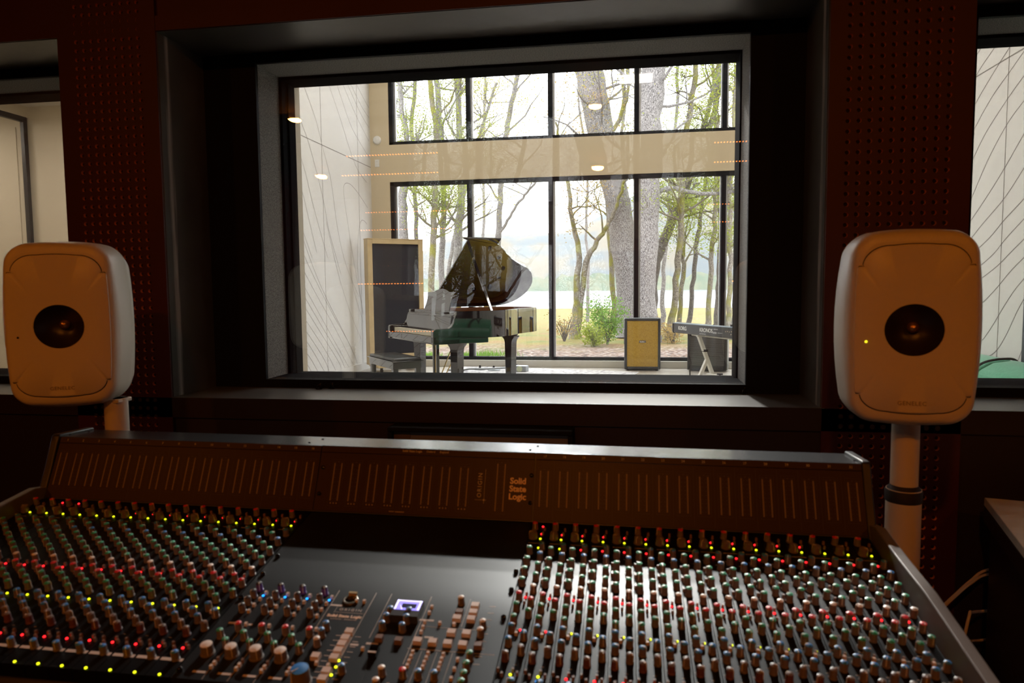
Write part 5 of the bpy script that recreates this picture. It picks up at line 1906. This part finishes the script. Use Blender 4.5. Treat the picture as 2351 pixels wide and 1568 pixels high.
T('slender_tree', 'dark thin trunk leaning right above the middle of the synthesizer', [(22, [(1578, 770, 10), (1588, 680, 10), (1596, 600, 10), (1604, 540, 10), (1612, 470, 8), (1622, 400, 8), (1630, 300, 12), (1648, 220, 13), (1662, 140, 12), (1680, 20, 11)])], 'dark', 'lime', 8, 9, 7, bL=1.6)
T('slender_tree', 'pale straight trunk left of the right window mullion', [(20, [(1622, 790, 15), (1627, 720, 12), (1632, 620, 11), (1637, 540, 10), (1642, 470, 9), (1646, 380, 8), (1650, 280, 7)])], 'pale', 'lime', 7, 10, 7, bL=1.5)
T('slender_tree', 'reddish pale trunk right of the right window mullion', [(19, [(1672, 800, 16), (1674, 720, 12), (1675, 620, 11), (1676, 520, 11), (1678, 430, 10), (1684, 300, 9), (1690, 150, 8)])], 'pale', 'lime', 7, 11, 7, bL=1.5)
T('slender_tree', 'rightmost grey trunk at the edge of the studio window', [(20, [(1684, 790, 14), (1688, 700, 12), (1692, 600, 11), (1696, 500, 10), (1702, 400, 9), (1712, 250, 8)])], 'grey', 'lime', 6, 12, 7, bL=1.5)
T('slender_tree', 'crooked thin trunk rising over the tail end of the piano lid', [(25, [(1128, 720, 17), (1135, 640, 15), (1142, 560, 15), (1146, 480, 13), (1152, 420, 13), (1158, 340, 13), (1168, 270, 12), (1182, 200, 11), (1194, 120, 10), (1206, 0, 9)]),
  (25, [(1144, 545, 8), (1160, 515, 7), (1182, 480, 6), (1204, 448, 6), (1225, 424, 5), (1248, 390, 4)])], 'grey', 'orange', 7, 13, 3, bL=2.2)
T('slender_tree', 'grey trunk close on the left of the left window mullion', [(22, [(1040, 780, 24), (1044, 680, 21), (1050, 580, 20), (1056, 490, 19), (1060, 400, 16), (1054, 300, 14), (1050, 200, 13), (1044, 90, 12)])], 'grey', 'yellow', 9, 14, 8, bL=2.2)
T('slender_tree', 'grey trunk second to the left of the left window mullion', [(21, [(1010, 790, 17), (1012, 680, 15), (1014, 580, 14), (1018, 480, 13), (1020, 400, 12), (1010, 300, 14), (1004, 200, 13), (994, 90, 12)])], 'grey', 'lime', 9, 15, 10, bL=2.0)
T('slender_tree', 'mossy trunk third to the left of the left window mullion', [(20, [(985, 800, 18), (988, 700, 16), (992, 600, 15), (996, 500, 15), (1000, 420, 14), (1003, 330, 13), (990, 220, 12), (978, 100, 11)])], 'moss', 'lime', 9, 16, 10, bL=1.8)
T('slender_tree', 'grey trunk behind the baffle beside the left window frame', [(20, [(920, 800, 26), (922, 700, 24), (924, 600, 23), (925, 500, 22), (927, 420, 20), (932, 320, 13), (920, 220, 12), (930, 100, 12)])], 'grey', 'lime', 9, 17, 10, bL=1.8)
T('slender_tree', 'thin trunk standing between the baffle and the piano lid', [(27, [(955, 740, 12), (958, 620, 11), (955, 500, 10), (950, 400, 10), (946, 300, 10), (952, 200, 9), (960, 80, 9)])], 'dark', 'lime', 9, 18, 9, bL=2.2)
T('leaning_tree', 'thin trunk leaning right between the two trunks left of the mullion', [(24, [(1024, 740, 11), (1028, 640, 10), (1040, 560, 9), (1058, 470, 8), (1085, 380, 7), (1105, 300, 7), (1140, 190, 6)])], 'grey', 'yellow', 7, 19, 7, bL=2.0)
T('slender_tree', 'thin bare trunk far off beyond the leaning thick trunk', [(34, [(1348, 705, 7), (1350, 600, 6), (1345, 500, 6), (1350, 380, 5), (1330, 250, 5), (1325, 120, 4)])], 'grey', 'orange', 8, 20, 4, lsz=.08, bL=3.0)
T('slender_tree', 'dark thin trunk between the pale straight trunk and the right mullion', [(26, [(1643, 760, 10), (1647, 680, 9), (1650, 600, 8), (1652, 500, 8), (1646, 380, 7), (1640, 250, 7), (1632, 100, 6)])], 'dark', 'lime', 8, 21, 8, bL=2.0)
T('slender_tree', 'thin grey trunk left of the reddish trunk leaning pair', [(25, [(1518, 750, 11), (1521, 680, 10), (1526, 600, 9), (1532, 520, 8), (1540, 420, 8), (1550, 300, 7), (1556, 150, 7)])], 'grey', 'lime', 8, 22, 8, bL=2.0)
T('slender_tree', 'thin grey trunk far off behind the piano lid', [(36, [(1100, 700, 8), (1104, 600, 7), (1112, 480, 7), (1108, 350, 6), (1115, 200, 6), (1110, 80, 5)])], 'grey', 'yellow', 8, 23, 5, lsz=.09, bL=3.4)
T('slender_tree', 'leafy thin trunk outside the far right of the live room windows', [(22, [(1760, 780, 14), (1765, 600, 12), (1760, 400, 10), (1750, 200, 9), (1740, 60, 8)])], 'moss', 'lime', 9, 24, 9, bL=2.4)


def shrub(label, px, py, Y, w, h, n, lv, seed, name='leafy_shrub', cat='shrub', stems=9, lsz=.035):
    R_ = random.Random(seed)
    b = at(px, py, Y)
    base = Vector((b.x, Y, gz(Y)))
    t = thing(name, label, cat, base, 0)
    tm, lf = MB(), MB()
    for i in range(stems):
        a = R_.uniform(0, 2 * PI)
        e = Vector((math.cos(a) * w * R_.uniform(.3, 1), math.sin(a) * w * R_.uniform(.3, 1), h * R_.uniform(.6, 1)))
        m_ = e * .5 + Vector((0, 0, h * .12))
        tm.tube([Vector((0, 0, -.03)), m_, e], [.012, .008, .003], 4)
        for k in range(n):
            q = e * R_.uniform(.25, 1.0) + Vector((R_.gauss(0, .10), R_.gauss(0, .10), R_.gauss(0, .08)))
            q.z = max(.02, q.z)
            leaf_cluster(lf, q, 3, .05, lsz, R_)
    tm.build('stems', BK['dark'], t, fix=False)
    if n:
        lf.build('foliage', LV[lv], t, fix=False)


shrub('bright green shrub left of the mustard guitar cabinet, outside the window', 1395, 800, 17.6, .55, 1.25, 55, 'green', 31, stems=16)
shrub('small low green shrub under the twin mossy stems outside', 1365, 800, 17.0, .35, .55, 40, 'lime', 32, stems=10)
shrub('low brown bare bush at the foot of the twin mossy stems', 1296, 800, 18.6, .45, .75, 6, 'orange', 33, stems=16)
shrub('low orange bush outside behind the amplifier', 1545, 800, 18.0, .5, .5, 18, 'orange', 34, stems=12)


def tuft(label, px, py, Y, w, seed):
    R_ = random.Random(seed)
    b = at(px, py, Y)
    mb = MB()
    for i in range(260):
        x, y = R_.gauss(0, w * .5), R_.gauss(0, w * .3)
        h = R_.uniform(.06, .16)
        dx, dy = R_.uniform(-.05, .05), R_.uniform(-.05, .05)
        mb.add([(x - .006, y, 0), (x + .006, y, 0), (x + dx, y + dy, h)], [(0, 1, 2)])
    o = mb.build('grass_tuft', LV['green'], fix=False)
    o.location = (b.x, Y, gz(Y))
    tag(o, label, 'grass')


tuft('green grass tuft outside under the tail of the piano', 1122, 805, 14.6, .55, 41)
tuft('green grass tuft outside between the baffle foot and the pedal lyre', 985, 812, 14.2, .35, 42)
tuft('green grass tuft outside just behind the treble leg of the piano', 1072, 812, 14.2, .25, 43)
